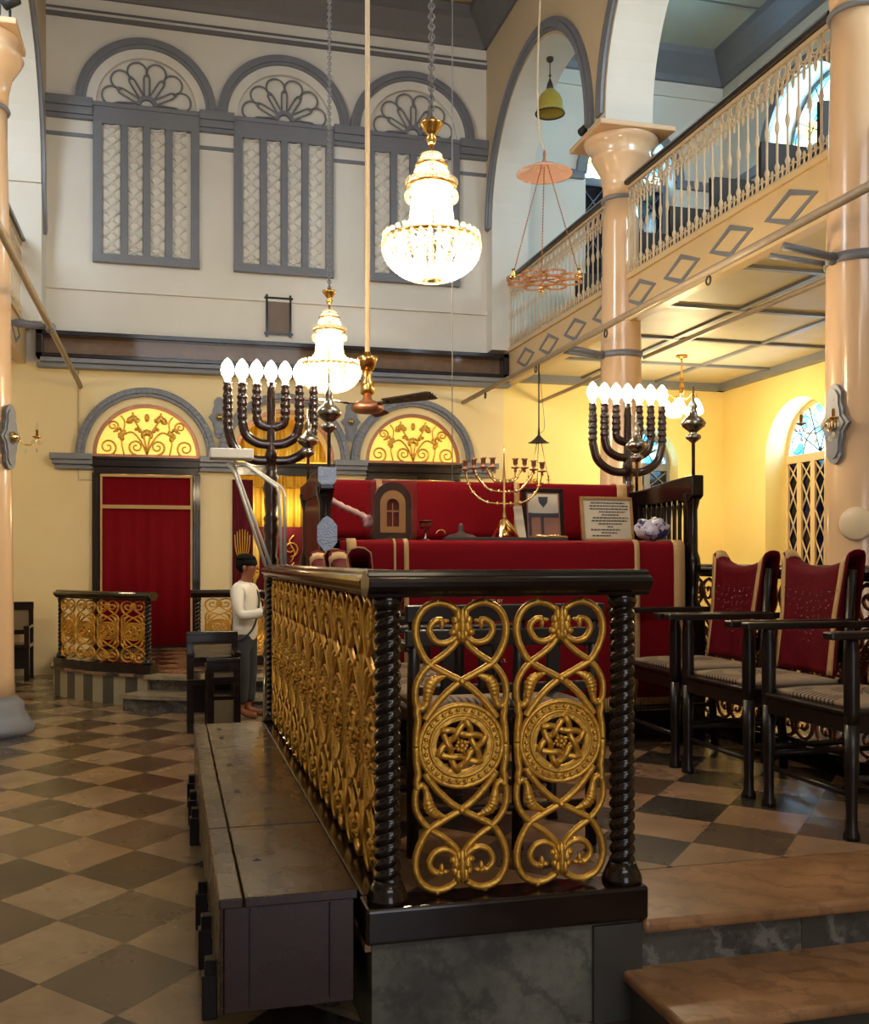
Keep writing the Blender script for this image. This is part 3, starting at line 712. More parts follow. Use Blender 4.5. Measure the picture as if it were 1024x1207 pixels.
# ---- gilded panel used in the railings
def gold_panel_mesh():
    K = .000378; Z = .000368; b = MB(); r = .0125
    def pt(x, y): return (x*K, 0, (1400-y)*Z)
    def T(pts, rr=r, sg=1, fl=1, n=6): b.tube([(p[0]*sg, p[1], p[2]*fl) for p in cr([pt(*q) for q in pts], 6)], rr, 7)
    for fl in (1, -1):
        for sg in (1, -1):
            T([(-20, 170), (-60, 120), (-130, 78), (-215, 65), (-310, 100), (-375, 175), (-408, 280), (-402, 400), (-360, 520), (-290, 630), (-180, 700), (-90, 750), (0, 800), (105, 880), (205, 985), (290, 1100), (320, 1150)], r, sg, fl)
            T([(-30, 410), (-80, 480), (-170, 560), (-270, 630), (-350, 715), (-402, 820), (-412, 930), (-400, 1010), (-362, 1045), (-325, 1020), (-308, 960)], r*.92, sg, fl)
            T([(-390, 1010), (-396, 1090), (-385, 1150), (-400, 1260), (-405, 1400)], r*1.0, sg, fl)
            # leaf: thick, notched
            L = cr([pt(-318, 1020), pt(-305, 940), pt(-292, 860), pt(-262, 800), pt(-205, 765), pt(-140, 742)], 8)
            n_ = len(L); b.tube([(p[0]*sg, p[1]-.004, p[2]*fl) for p in L], [.007+.014*sin(pi*min(1, i/n_*1.1))*(.75+.25*abs(sin(i*.8))) for i in range(n_)], 7, flat=.6)
            for q, (lx, ly, an) in enumerate(((-300, 930, 70), (-285, 860, 60), (-255, 805, 40))):
                c_ = pt(lx-22, ly-10); b.sph((c_[0]*sg, -.004, c_[2]*fl), (.009, .008, .018), 6)
            T([(-40, 375), (-100, 425), (-170, 440), (-240, 412), (-285, 335), (-272, 270), (-225, 228), (-170, 225)], r*.9, sg, fl)
            for (lx, ly, rx, rz_) in ((-185, 230, .016, .009), (-145, 235, .014, .008), (-178, 262, .009, .020)):
                c_ = pt(lx, ly); b.sph((c_[0]*sg, -.004, c_[2]*fl), (rx, .011, rz_), 8)
            for (lx, ly, rx, rz_) in ((-35, 190, .012, .028), (-62, 235, .013, .018), (-52, 300, .016, .030), (-78, 340, .016, .014), (-30, 370, .010, .022)):
                c_ = pt(lx, ly); b.sph((c_[0]*sg, -.008, c_[2]*fl), (rx, .014, rz_), 8)
            c_ = pt(-215, 52); b.sph((c_[0]*sg, 0, c_[2]*fl), .013, 8)
        c_ = pt(0, 270); b.sph((0, -.014, c_[2]*fl), (.012, .012, .058), 10)
        c_ = pt(0, 370); b.sph((0, -.012, c_[2]*fl), (.014, .012, .025), 8)
        c_ = pt(0, 800); b.sph((0, -.010, c_[2]*fl), (.014, .012, .012), 8)
    # medallion
    b.torus((0, 0, 0), .140, .010, 'y', 48, 7); b.torus((0, -.004, 0), .106, .007, 'y', 44, 6); b.torus((0, 0, 0), .092, .009, 'y', 44, 6)
    b.ring((0, 0), .104, .142, 0, 2*pi, 'y', -.004, .012, 48); b.ring((0, 0), .088, .106, 0, 2*pi, 'y', -.008, .010, 48)
    for i in range(30):
        a = 2*pi*i/30; b.sph((.1235*cos(a), -.010, .1235*sin(a)), .0072, 6)
    for i in range(6):    # interlaced arcs
        a = 2*pi*i/6+.2
        P = []
        for q in range(9):
            t = q/8; aa = a+t*2.3; rr = .090-.052*sin(pi*t)
            P.append((rr*cos(aa), -.005+.006*cos(3*pi*t), rr*sin(aa)))
        b.tube(P, .0112, 7)
    for i in range(8):
        a = 2*pi*i/8; b.sph((.016*cos(a), -.006, .016*sin(a)), (.008, .008, .008), 6)
    b.sph((0, -.008, 0), .010, 8)
    for i in range(4):
        a = 2*pi*i/4+.4; b.tube([(0, 0, 0), (.045*cos(a), 0, .045*sin(a))], .0045, 5)
    return b
_gp = gold_panel_mesh().build('gold_panel', 'gold'); GP = _gp.data; bpy.data.objects.remove(_gp)
GPD = GP.copy(); GPD.materials.clear(); GPD.materials.append(M['copper'])  # gold panel recoloured darker; its backlit silhouette is put into the colour
def panel(par, loc, rz=0, sc=(1, 1, 1), me=None, lbl='gilded openwork scroll panel with a round knotwork medallion'):
    o = bpy.data.objects.new('gold_panel', me or GP); COL.objects.link(o); o.parent = par; o.location = loc; o.rotation_euler = (0, 0, rz); o.scale = sc
    o['label'] = lbl; return o
def rope(par, x, y, z0, z1, r=.043, tw=82, mat='wood', n=24):
    H = z1-z0; b = MB()
    b.lathe([(r*1.0, 0), (r*1.15, .015), (r*1.15, .03), (r*.95, .05)], 20, (x, y, z1-.05))
    prof = [(r*1.6, 0), (r*1.6, .015), (r*1.35, .04), (r*1.02, .07)]; b.lathe(prof, 20, (x, y, z0))
    k = int(H/.0042); pr2 = [(r, .06+(H-.11)*i/k) for i in range(k+1)]
    b.lathe(pr2, n, (x, y, z0), rfun=lambda a, z: .76+.27*abs(cos(a-z*tw))**.8)
    return b.build('rope_post', mat, par)
RP = [(-.045, 0), (-.05, .012), (-.062, .02), (-.075, .035), (-.078, .05), (-.07, .062), (-.05, .07), (-.045, .08), (-.03, .088), (.03, .088), (.045, .08), (.05, .07), (.07, .062), (.078, .05), (.075, .035), (.062, .02), (.05, .012), (.045, 0)]
RZ = 1.427
def toprail(b, a, c):
    """moulded rail between two points at height a.z"""
    a = Vector(a); c = Vector(c); d = c-a; L = d.length; ang = atan2(d.y, d.x)
    X = Matrix.Translation(a) @ Matrix.Rotation(ang, 4, 'Z')
    b.prism(RP, 'x', 0, L, X=X)
def beam(b, a, c, h=.115, w=.075, ext=.0):
    a = Vector(a); c = Vector(c); d = c-a; L = d.length; ang = atan2(d.y, d.x)
    X = Matrix.Translation(a) @ Matrix.Rotation(ang, 4, 'Z')
    b.box(-ext, L+ext, -w, w, 0, h, X=X)
t = thing('bimah_railing', 'dark wooden railing with gilded scroll panels around the near left corner of the platform', 'railing', (.68, 3.215, ZP))
b = MB(); toprail(b, (-.075, 0, RZ-ZP), (.90, 0, RZ-ZP)); toprail(b, (0, .079, RZ-ZP), (0, 3.82, RZ-ZP)); b.build('top_rail', 'wood', t, bevel=.004)
b = MB(); beam(b, (-.085, 0, 0), (.885, 0, 0)); beam(b, (0, .07, 0), (0, 3.85, 0)); b.build('bottom_beam', 'wood', t, bevel=.012, bseg=3)
rope(t, 0, 0, .115, RZ-ZP+.01); rope(t, .82, 0, .115, RZ-ZP+.01); rope(t, 0, 3.78, .115, RZ-ZP+.01)
zc = (.115+(RZ-ZP))/2
for x in (.247, .594): panel(t, (x, 0, zc), 0, (1, 1, .955))
for i in range(10): panel(t, (0, .215+.372*i, zc), -pi/2, (1.08, 1, .955))
t = thing('bimah_railing', 'dark railing along the right side of the platform behind the chairs', 'railing', (3.70, 3.3, ZP))
b = MB(); toprail(b, (0, 0, RZ-ZP), (0, 4.3, RZ-ZP)); b.build('top_rail', 'wood', t, bevel=.004)
b = MB(); beam(b, (0, 0, 0), (0, 4.3, 0)); b.build('bottom_beam', 'wood', t, bevel=.012)
rope(t, 0, 4.2, .115, RZ-ZP+.01); rope(t, 0, .1, .115, RZ-ZP+.01)
for i in range(11): panel(t, (0, .30+.372*i, zc), -pi/2, (1.08, 1, .955), GPD, 'openwork scroll panel in darker metal, backlit shade put into its colour')

# ---- storage chests along the railing
def chest(ya, yb, lb, catch=2):
    L = yb-ya; t = thing('storage_chest', lb, 'chest', (.15, ya, 0), 0, None); w = .43
    b = MB(); b.box(.012, w-.01, .01, L-.006, .14, .468)
    b.box(.0, .012, .01, L-.01, .14, .468)
    b.build('body', 'woodchest', t, bevel=.004)
    lid = MB().box(.075, w, 0, L-.004, .468, .5).build('lid', 'woodchest', t, bevel=.005)
    MB().box(-.004, .071, 0, L-.004, .468, .5).build('hinge_board', 'woodchest', t, bevel=.005)
    MB().box(.09, .094, -.002, .012, .16, .46).box(.34, .344, -.002, .012, .16, .46).build('end_joint', 'black', t)
    for q in range(catch):
        y = L*(.35+.35*q) if catch > 1 else L*.45
        MB().box(.13, .16, y, y+.06, .5, .503).box(.14, .15, y+.01, y+.05, .503, .506).build('lid_catch', 'iron', lid)
    for y in (.30, L-.12):
        for x in (-.045, w-.06):
            MB().box(x, x+.05, y, y+.06, 0, .15).box(x+.01, x+.05, y+.005, y+.055, .12, .2).build('foot', 'woodchair', t, bevel=.004)
chest(3.20, 4.055, 'dark wooden storage chest nearest the viewer beside the gilded railing', 1)
chest(4.06, 5.775, 'long dark glossy chest, second from the front along the railing', 2)
chest(5.78, 6.65, 'dark chest at the far end of the row by the railing', 2)

# ---- chairs of the platform
def armchair(lb, cat='chair'):
    t = thing('armchair', lb, cat, (0, 0, ZP), 0, 'tall armchairs on the platform')
    hx, yf, yb = .325, -.31, .27; m = 'woodchair'
    for sx in (1, -1):
        pr2 = [(.021, 0), (.036, .0), (.036, .02), (.026, .045), (.024, .12), (.030, .3), (.032, .5)]
        MB().lathe([(p[0]*1.0, p[1]) for p in pr2], 12, (sx*hx*.97, yf, 0)).lathe([(.03, .5), (.034, .55), (.034, .80), (.026, .85), (.03, .87)], 12, (sx*hx*.97, yf, 0)).build('front_leg', m, t)
        MB().tube([(sx*hx*.92, yb+.03, 0), (sx*hx*.92, yb, .5), (sx*hx*.88, yb+.055, 1.16)], .026, 8).build('back_leg', m, t)
        b = MB(); b.prism([(sx*hx*1.0-.035, yf-.13), (sx*hx*1.0+.035, yf-.13), (sx*hx*1.0+.04, yf), (sx*hx*.98+.025, yb+.03), (sx*hx*.98-.025, yb+.03), (sx*hx-.04, yf)], 'z', .87, .905)
        b.build('armrest', m, t, bevel=.008)
    b = MB(); b.box(-hx, hx, yf-.02, yf+.03, .46, .55); b.box(-hx, hx, yb-.02, yb+.02, .46, .55); b.box(-hx, -hx+.04, yf, yb, .46, .55); b.box(hx-.04, hx, yf, yb, .46, .55)
    b.box(-hx-.01, hx+.01, yf-.03, yb, .54, .56); b.build('seat_frame', m, t, bevel=.006)
    b = MB(); b.tube([(-hx, yf+.01, .19), (hx, yf+.01, .19)], .015, 8); b.tube([(-hx, yb, .19), (hx, yb, .19)], .014, 8)
    for sx in (1, -1): b.tube([(sx*hx*.96, yf, .26), (sx*hx*.96, yb, .26)], .015, 8)
    b.build('stretcher', m, t)
    b = MB(); b.box(-hx*.95, hx*.95, yb+.035, yb+.06, .66, .74); b.box(-hx*.9, hx*.9, yb+.045, yb+.075, 1.02, 1.13)
    for k in (-2, -1, 0, 1, 2): b.box(k*.1-.012, k*.1+.012, yb+.04, yb+.065, .72, 1.04)
    b.build('backrest', m, t, bevel=.005)
    return t
def seat_cushion():
    b = MB(); V = []; F = []; n = 14
    for s_ in (1, 0):
        for i in range(n+1):
            for j in range(n+1):
                u, v = i/n*2-1, j/n*2-1; e = (1-u**6)*(1-v**6); d = sqrt(u*u+v*v)
                z = .022+(.018*e-.018*max(0, 1-d*4)) if s_ else 0
                V.append((u*.30*(1-.03*v*v), v*.26, z*(1 if s_ else 1)+(0 if s_ else 0)))
    N = (n+1)**2
    for i in range(n):
        for j in range(n):
            a = i*(n+1)+j; F += [(a, a+1, a+n+2, a+n+1), (a+N, a+N+n+1, a+N+n+2, a+N+1)]
    for i in range(n):
        for (a, b2) in ((i, i+1), (n*(n+1)+i, n*(n+1)+i+1), (i*(n+1), (i+1)*(n+1)), (i*(n+1)+n, (i+1)*(n+1)+n)): F.append((a, b2, b2+N, a+N))
    b.add(V, F, 0, True); o = b.build('seat_cushion', 'cushion'); return o
def back_cover(lb):
    t = thing('chair_cover', lb, 'cover', (0, 0, ZP), 0, 'red velvet covers hung over the chair backs')
    W = .30; yb = .27
    def P(u, s_):      # u across -1..1, s_ 0 front bottom .. 1 back bottom
        sag = .075*(1-u*u)**.8 if abs(u) < 1 else 0
        horn = .02*max(0, abs(u)-.8)/.2
        top = 1.235-sag+horn
        lean = lambda z: .06*(z-.5)/.74
        if s_ < .48:
            q = s_/.48; z = .60+(top-.60)*q; y = yb-.035+lean(z)+.012*sin(u*5+z*3)*(1-q)-.015*(1-q); x = u*W*(1-.10*(1-abs(2*q-1))-.10*(1-q))
        elif s_ < .56:
            q = (s_-.48)/.08; z = top+.012*sin(pi*q); y = yb-.035+lean(top)+.10*q; x = u*W*1.02
        else:
            q = (s_-.56)/.44; z = top-(top-.80)*q; y = yb+.065+lean(top)*(1-q); x = u*W
        return Vector((x, y, z))
    ss = [i/40 for i in range(41)]; us = [i/20*2-1 for i in range(21)]
    V = [P(u, s_) for s_ in ss for u in us]; n = len(us)
    F = [(j*n+i, j*n+i+1, (j+1)*n+i+1, (j+1)*n+i) for j in range(40) for i in range(n-1)]
    vel = o = MB().add(V, F, 0, True).build('velvet', 'reddark', t); md = o.modifiers.new('Solidify', 'SOLIDIFY'); md.thickness = .01; md.offset = 0
    b = MB()
    for u0, u1 in ((-1.0, -.86), (.80, .94)):
        V = []
        for s_ in ss:
            for u in (u0, u1):
                p = P(u, s_); off = Vector((0, -.009, 0)) if s_ < .48 else (Vector((0, 0, .009)) if s_ < .57 else Vector((0, .009, 0))); V.append(p+off)
        o = MB().add(V, [(2*i, 2*i+1, 2*i+3, 2*i+2) for i in range(40)], 0, True).build('gold_trim', 'cream_strip', vel); md = o.modifiers.new('Solidify', 'SOLIDIFY'); md.thickness = .004
    MB().prism([(.265, .82), (.33, .82), (.365, 1.13), (.35, 1.165), (.30, 1.165), (.285, 1.13)], 'x', -.255, .255).build('back_padding', 'reddark', t, bevel=.01)
    b = MB()
    for row, k in enumerate((9, 8, 7, 5, 4, 3, 2)):
        for i in range(k):
            for q in range(2):
                u = (i-(k-1)/2)*.07+random.uniform(-.02, .02); z = 1.03-row*.042+random.uniform(-.012, .012)
                q2 = (z-.60)/(1.17-.60)*.48; p = P(u/.30*.9, max(.02, q2)); b.sph((p.x, p.y-.010, p.z), .0035, 5)
    o = b.build('sequin_lettering', 'silver', vel); o['kind'] = 'stuff'
    return t
names_r = ['next to the red table', 'second from the red table on the right side', 'nearest the steps on the right side']
ch0 = armchair('dark tall armchair '+names_r[0]); cu0 = seat_cushion(); cv0 = back_cover('red velvet cover on the right-side chair next to the red table')
tag(cu0, 'patterned seat cushion on the right-side chair next to the red table', 'cushion', 'patterned seat cushions')
spots = [(3.17, 5.72, -pi/2, 'dark tall armchair on the right side next to the red table', 'right-side chair beside the red table'),
         (3.17, 4.94, -pi/2, 'dark tall armchair in the middle of the right side', 'middle chair of the right side'),
         (3.17, 4.13, -pi/2, 'dark tall armchair at the right edge nearest the steps', 'right-edge chair nearest the steps'),
         (1.20, 5.72, pi/2, 'dark tall armchair on the left side, farther one behind the railing', 'farther chair behind the left railing'),
         (1.20, 4.98, pi/2, 'dark tall armchair on the left side, nearer one behind the railing', 'nearer chair behind the left railing')]
for i, (x, y, rz, lb, wh) in enumerate(spots):
    cl = 'patterned seat cushion on the '+wh; vl = 'red velvet cover with gold trim over the '+wh
    if i == 0: c_, q_, v_ = ch0, cu0, cv0
    else: c_, q_, v_ = dup(ch0, (0, 0, 0)), dup(cu0, (0, 0, 0)), dup(cv0, (0, 0, 0))
    c_.location = (x, y, ZP); c_.rotation_euler = (0, 0, rz); c_['label'] = lb
    d = Matrix.Rotation(rz, 2)
    off = d @ Vector((0, -.03)); q_.location = (x+off.x, y+off.y, ZP+.56); q_.rotation_euler = (0, 0, rz); q_['label'] = cl
    v_.location = (x, y, ZP); v_.rotation_euler = (0, 0, rz); v_['label'] = vl
# bench right behind the front railing
t = thing('wooden_bench', 'dark slatted bench standing right behind the front gilded panels', 'bench', (1.36, 4.04, ZP))
m = 'woodchair'
for x in (-.40, .05, .38): MB().tube([(x, 0, 0), (x, 0, .6), (x, -.03, 1.0)], .026, 8).build('back_leg', m, t)
for x in (-.40, .38): MB().lathe([(.03, 0), (.022, .05), (.026, .3), (.03, .6), (.03, .84)], 10, (x, .46, 0)).build('front_leg', m, t)
b = MB(); b.box(-.44, .42, -.06, -.02, .96, 1.03); b.box(-.44, .42, -.05, -.02, .86, .93); b.box(-.42, .40, -.02, .01, .66, .70)
for x in (-.26, -.10, .20): b.box(x-.03, x+.03, -.035, -.015, .68, .9)
b.build('backrest', m, t, bevel=.006)
MB().box(-.42, .40, -.02, .50, .55, .60).build('seat', m, t, bevel=.008)
for y in (0, .46): MB().tube([(-.4, y, .18), (.38, y, .18)], .018, 8).build('stretcher', m, t)
for x in (-.42, .39): MB().box(x-.02, x+.03, -.03, .56, .84, .875).build('armrest', m, t, bevel=.006)
qb = dup(cu0, (1.28, 4.28, ZP+.602), 0, 'patterned seat cushion on the bench behind the front railing')

# ---- the reading table and its booth
Yt = 6.22
t = thing('reading_booth', 'dark wooden U-shaped reading booth with posts and spindle sides around the red table', 'booth', (2.17, Yt, ZP))
w0, w1, H = -1.245, 1.245, 1.78
def booth_post(x, y, s_=1):
    MB().lathe([(.06, 0), (.06, .75), (.055, .8), (.07, .84), (.07, .88), (.04, .95), (.045, 1.05), (.055, 1.12), (.06, 1.18), (.055, 1.22), (.04, 1.27), (.037, 1.55), (.05, 1.6), (.06, 1.66), (.06, H-.12)], 16, (x, y, 0)).box(x-.065, x+.065, y-.065, y+.065, 0, .9).build('post', 'wood', t, bevel=.004)
for x in (w0, w1): booth_post(x, 0); booth_post(x, .80)
for sg, x in ((1, w1), (-1, w0)):
    b = MB(); b.prism([(-.08, H-.14), (-.08, H), (.3, H-.02), (.6, H-.05), (.88, H-.06), (.88, H-.16), (.5, H-.17), (.1, H-.16), (.02, H-.2)], 'x', x-.045, x+.045); strl = b.build('side_top_rail', 'wood', t, bevel=.008)
    b = MB(); b.box(x-.03, x+.03, 0, .8, .96, 1.05); b.box(x-.02, x+.02, 0, .8, 0, .98); b.build('side_panel', 'wood', t, bevel=.005)
    if sg > 0:
        for k in range(9): MB().lathe([(.012, 1.04), (.02, 1.10), (.014, 1.2), (.014, 1.5), (.02, 1.58), (.012, H-.15)], 8, (x, .09+.078*k, 0)).build('spindle', 'wood', strl)
    else:
        MB().box(x-.03, x+.03, 0, .8, .9, H-.14).build('side_upper_panel', 'wood', t, bevel=.005)
b = MB(); b.box(w0, w1, .78, .84, 0, H-.06); b.build('back_panel', 'wood', t, bevel=.006)
MB().box(w0+.065, w1-.065, .02, .78, 1.285, 1.315).box(w0+.07, w1-.07, .10, .14, 0, 1.285).build('table_top', 'wood', t, bevel=.004)
MB().prism([(-.055+x, z) for x, z in ((0, 1.69), (.02, 1.67), (.09, 1.67), (.11, 1.69), (.11, 1.775), (0, 1.775))], 'y', -.085, -.075, X=Matrix.Translation((w0, 0, 0))).build('silver_plate', 'silverplate', t)
MB().prism([(-.06+x*.75, z+.10) for x, z in ((.08, 1.14), (.13, 1.19), (.16, 1.22), (.16, 1.32), (.12, 1.36), (.08, 1.38), (.04, 1.36), (0, 1.32), (0, 1.22), (.03, 1.19))], 'y', -.085, -.072, X=Matrix.Translation((w0, 0, 0))).build('silver_plate', 'silverplate', t)
# cloths
def cloth_panel(name, lb, x0, x1, prof, bands, bandmat='cream_strip', mat='red', fringe=None):
    """prof: list of (y, z) the cloth follows, world coordinates"""
    t = thing(name, lb, 'cloth', ((x0+x1)/2, prof[0][0], prof[0][1])); ox, oy, oz = t.location
    P = cr([(0, p[0], p[1]) for p in prof], 3); n = 50; V = []; F = []
    for i in range(n+1):
        x = x0+(x1-x0)*i/n-ox
        for j, p in enumerate(P):
            wv = .006*sin(x*11)*max(0, 1-j/len(P)*1.6); V.append((x, p.y-oy+wv, p.z-oz))
    k = len(P)
    for i in range(n):
        for j in range(k-1): F.append((i*k+j, (i+1)*k+j, (i+1)*k+j+1, i*k+j+1))
    o = MB().add(V, F, 0, True).build('velvet', mat, t); md = o.modifiers.new('Solidify', 'SOLIDIFY'); md.thickness = .01; md.offset = 0
    for (a, b_) in bands:
        V = []; F = []
        for j, p in enumerate(P):
            q = P[min(j+1, k-1)]-P[max(j-1, 0)]; nn = Vector((0, -q.z, q.y)).normalized()*.012
            for x in (a, b_):
                wv = .006*sin((x-ox)*11)*max(0, 1-j/len(P)*1.6); V.append((x-ox, p.y-oy+wv+nn.y, p.z-oz+nn.z))
        F = [(2*i, 2*i+1, 2*i+3, 2*i+2) for i in range(k-1)]
        o = MB().add(V, F, 0, True).build('gold_band', bandmat, t); md = o.modifiers.new('Solidify', 'SOLIDIFY'); md.thickness = .004; md.offset = 0
    return t
yf = Yt-.10
tc = cloth_panel('table_cloth', 'crimson velvet cloth with gold bands covering the front of the reading table', 1.00, 3.30,
    [(yf+.035, .64), (yf, .9), (yf-.005, 1.3), (yf, 1.60), (yf+.02, 1.655), (yf+.10, 1.665), (yf+.5, 1.665), (yf+.85, 1.665)], [(1.04, 1.10), (1.33, 1.345), (1.395, 1.425), (2.94, 2.975), (3.22, 3.30)])
b = MB()
for i in range(230):
    x = -1.15+2.30*i/230; b.tube([(x, .0, .01), (x+random.uniform(-.006, .006), -.004, -.09)], .0045, 4)
o = b.build('fringe', 'cream_strip', tc); o['kind'] = 'stuff'
def text_part(par, s_, size, loc, mat, rot=(pi/2, 0, 0), align='CENTER', name='embroidered_lettering', ex=.002):
    c_ = bpy.data.curves.new(name, 'FONT'); c_.body = s_; c_.size = size; c_.extrude = ex; c_.align_x = align
    q = bpy.data.objects.new(name, c_); COL.objects.link(q); bpy.context.view_layer.update(); me = bpy.data.meshes.new_from_object(q); bpy.data.objects.remove(q); me.materials.clear(); me.materials.append(M[mat])
    o = bpy.data.objects.new(name, me); COL.objects.link(o); o.parent = par; o.location = loc; o.rotation_euler = rot; return o
zz = .64
for s_, x, z, sz in (('DONATED BY', -.22, 1.275, .032), ('CUTTERS MR. ELLIA YARA & APRAH', -.10, 1.215, .032), ('WIFE OF MR. KAMAR. WHO DIED', -.10, 1.155, .032), ('10 APRIL', .03, 1.05, .032), ('LORA Y.', -.15, .90, .032)):
    text_part(tc, s_, sz, (x, -.055, z-zz), 'inkgold')
yb_ = Yt+.74
cloth_panel('booth_cloth', 'crimson velvet cloth hung over the back panel of the reading booth', 1.06, 3.30,
    [(yb_, 1.68), (yb_-.005, 1.9), (yb_, 2.07), (yb_+.03, 2.095), (yb_+.09, 2.095), (yb_+.13, 2.06), (yb_+.135, 1.7)], [(1.39, 1.43), (2.40, 2.44), (3.20, 3.28)])
# silver finials
def finial(x, y, z, lb, s_=1.0):
    o = MB().lathe([(.012, 0), (.012, .22), (.03, .235), (.05, .25), (.05, .27), (.02, .285), (.035, .30), (.075, .33), (.085, .355), (.06, .385), (.03, .41), (.022, .45), (.028, .47), (.012, .5), (.004, .60)], 18).build('scroll_finial', 'silver')
    o.location = (x, y, z); o.scale = (s_, s_, s_); return tag(o, lb, 'finial', 'silver scroll finials standing on the booth posts')
finial(2.17+w1, Yt-.02, 2.112, 'silver finial standing on the near right post of the booth')
finial(2.17+w1-.02, Yt+.80, 2.052, 'silver finial on the far right post in front of the right menorah')
finial(2.17+w0+.02, Yt-.02, 2.112, 'silver finial on the near left post above the silver plates', .95)
finial(2.17+w0-.0, Yt+.80, 2.052, 'silver finial on the far left post beside the left menorah', .9)

# things on the table top (z 1.67)
ZT = 1.672
t = thing('hanukkah_lamp', 'gold nine-branched candelabrum standing on the red table', 'candelabrum', (2.16, 6.46, ZT))
b = MB(); b.lathe([(.012, .13), (.016, .16), (.009, .2), (.012, .25), (.008, .35), (.012, .41), (.01, .45), (.006, .50), (.004, .58), (.001, .64)], 12); b.build('stem', 'brassgold', t)
b = MB()
for q in range(3):
    a = pi/2+2*pi*q/3+.5; b.tube(cr([(0, 0, .14), (cos(a)*.06, sin(a)*.06, .07), (cos(a)*.11, sin(a)*.11, .01)], 4), [.018, .02, .022, .022, .02, .016, .013, .01, .012], 8)
b.lathe([(.09, .025), (.06, .06), (.02, .13)], 3); b.build('foot', 'brassgold', t)
for k, (rr, zb, zt) in enumerate(((.27, .245, .46), (.21, .325, .47), (.145, .39, .48))):
    for sg in (1, -1):
        P = cr([(0, 0, zb), (sg*rr*.5, 0, zb+.015), (sg*rr*.85, 0, zb+.09), (sg*rr, 0, zt)], 6); b = MB(); b.tube(P, .007, 7)
        for i in range(2, len(P)-2, 3): b.sph(P[i], (.009, .009, .016), 7); b.sph(P[i], (.016, .009, .007), 7)
        b.build('branch', 'brassgold', t)
for sg in (1, -1): MB().tube(cr([(0, 0, .40), (sg*.05, 0, .41), (sg*.075, 0, .43), (sg*.08, 0, .48)], 5), .006, 7).build('branch', 'brassgold', t)
for x, z in ((.27, .46), (.21, .47), (.145, .48), (.08, .48)):
    for sg in (1, -1): MB().lathe([(.008, -.02), (.012, -.01), (.006, 0), (.030, .008), (.030, .013), (.007, .02), (.016, .035), (.016, .06), (.026, .072), (.012, .074)], 12, (sg*x, 0, z)).build('candle_cup', 'copper', t)
def picture(name, lb, x, w, h, y, lean, fmat, imat, rz=0, fw=.03):
    t = thing(name, lb, 'frame', (x, y, ZT), rz); X = Matrix.Rotation(-lean, 4, 'X')
    b = MB(); b.box(-w/2, w/2, -.01, .012, 0, fw, X=X); b.box(-w/2, w/2, -.01, .012, h-fw, h, X=X); b.box(-w/2, -w/2+fw, -.01, .012, 0, h, X=X); b.box(w/2-fw, w/2, -.01, .012, 0, h, X=X); b.build('frame', fmat, t, bevel=.003)
    MB().box(-w/2+fw*.8, w/2-fw*.8, 0, .006, fw*.8, h-fw*.8, X=X).build('picture', imat, t); return t, X
t, X = picture('framed_photograph', 'black framed photograph of scroll cases leaning on the red table', 2.50, .30, .37, 6.60, .12, 'wood', 'photo', 0, .028)
b = MB(); b.prism([(-.11, .33), (.11, .33), (.11, .20), (0, .19), (-.11, .20)], 'y', -.004, -.001, X=X); b.build('white_cloth', 'paper', t)
b = MB(); b.prism([(-.035, .31), (.035, .31), (.03, .27), (0, .235), (-.03, .27)], 'y', -.007, -.005, X=X); b.box(-.11, .11, -.006, -.003, .17, .195, X=X); b.box(-.02, .0, -.006, -.003, .04, .17, X=X); b.box(-.11, -.09, -.006, -.003, .04, .17, X=X); b.build('dark_shapes', 'ink', t)
t, X = picture('framed_notice', 'gilt framed page of printed prayer text at right of the red table', 2.955, .40, .315, 6.55, .14, 'goldwood', 'paper', .05, .02)
b = MB()
for i, (a, c_) in enumerate(((-.12, .14), (-.13, .165), (-.13, .165), (-.06, .14), (-.04, .09), (-.11, .165), (-.12, .15), (-.07, .11), (.0, .04), (-.13, .1), (-.05, .07), (-.12, .02))):
    z = .272-.021*i; x = a
    while x < c_:
        wd = random.uniform(.008, .026); b.box(x, min(c_, x+wd), -.003, -.001, z-.004, z+.004, X=X); x += wd+.006
b.build('printed_text', 'ink', t)
# arched plaque in clear acrylic
t = thing('arched_plaque', 'small arched gilt model doorway inside a clear acrylic stand', 'plaque', (1.405, 6.50, ZT), .05)
MB().box(-.155, .155, -.05, -.045, 0, .42).box(-.155, .155, .045, .05, 0, .42).box(-.155, -.15, -.05, .05, 0, .42).box(.15, .155, -.05, .05, 0, .42).build('acrylic_case', 'acrylic', t)
b = MB(); b.plate(arch(0, .125, .01, .255), [arch(0, .085, .05, .24)[::-1]], 'y', -.02, .02); b.build('outer_arch', 'woodchest', t)
b = MB(); b.plate(arch(0, .085, .05, .24), [arch(0, .042, .09, .23)[::-1]], 'y', -.024, .01); b.build('gilt_arch', 'goldwood', t)
MB().prism(arch(0, .043, .085, .23), 'y', -.01, .01).build('inner_panel', 'maroon', t)
MB().box(-.042, .042, -.016, -.009, .185, .195).box(-.003, .003, -.016, -.009, .09, .24).build('cross_bar', 'goldwood', t)
o = MB().lathe([(.035, 0), (.03, .006), (.008, .012), (.007, .06), (.012, .065), (.032, .075), (.038, .10), (.042, .125), (.05, .13), (.046, .131), (.034, .1), (.0, .08)], 18, cap=False).build('silver_goblet', 'silver'); o.location = (1.62, 6.46, ZT); tag(o, 'small silver goblet beside the arched plaque', 'goblet')
o = MB().lathe([(.0, 0), (.13, 0), (.12, .02), (.08, .045), (.03, .055), (.015, .07), (.02, .09), (.01, .12), (0, .125)], 20, cap=False).build('lidded_dish', 'iron'); o.location = (1.93, 6.70, ZT); tag(o, 'dark domed dish lid behind the candelabrum', 'dish')
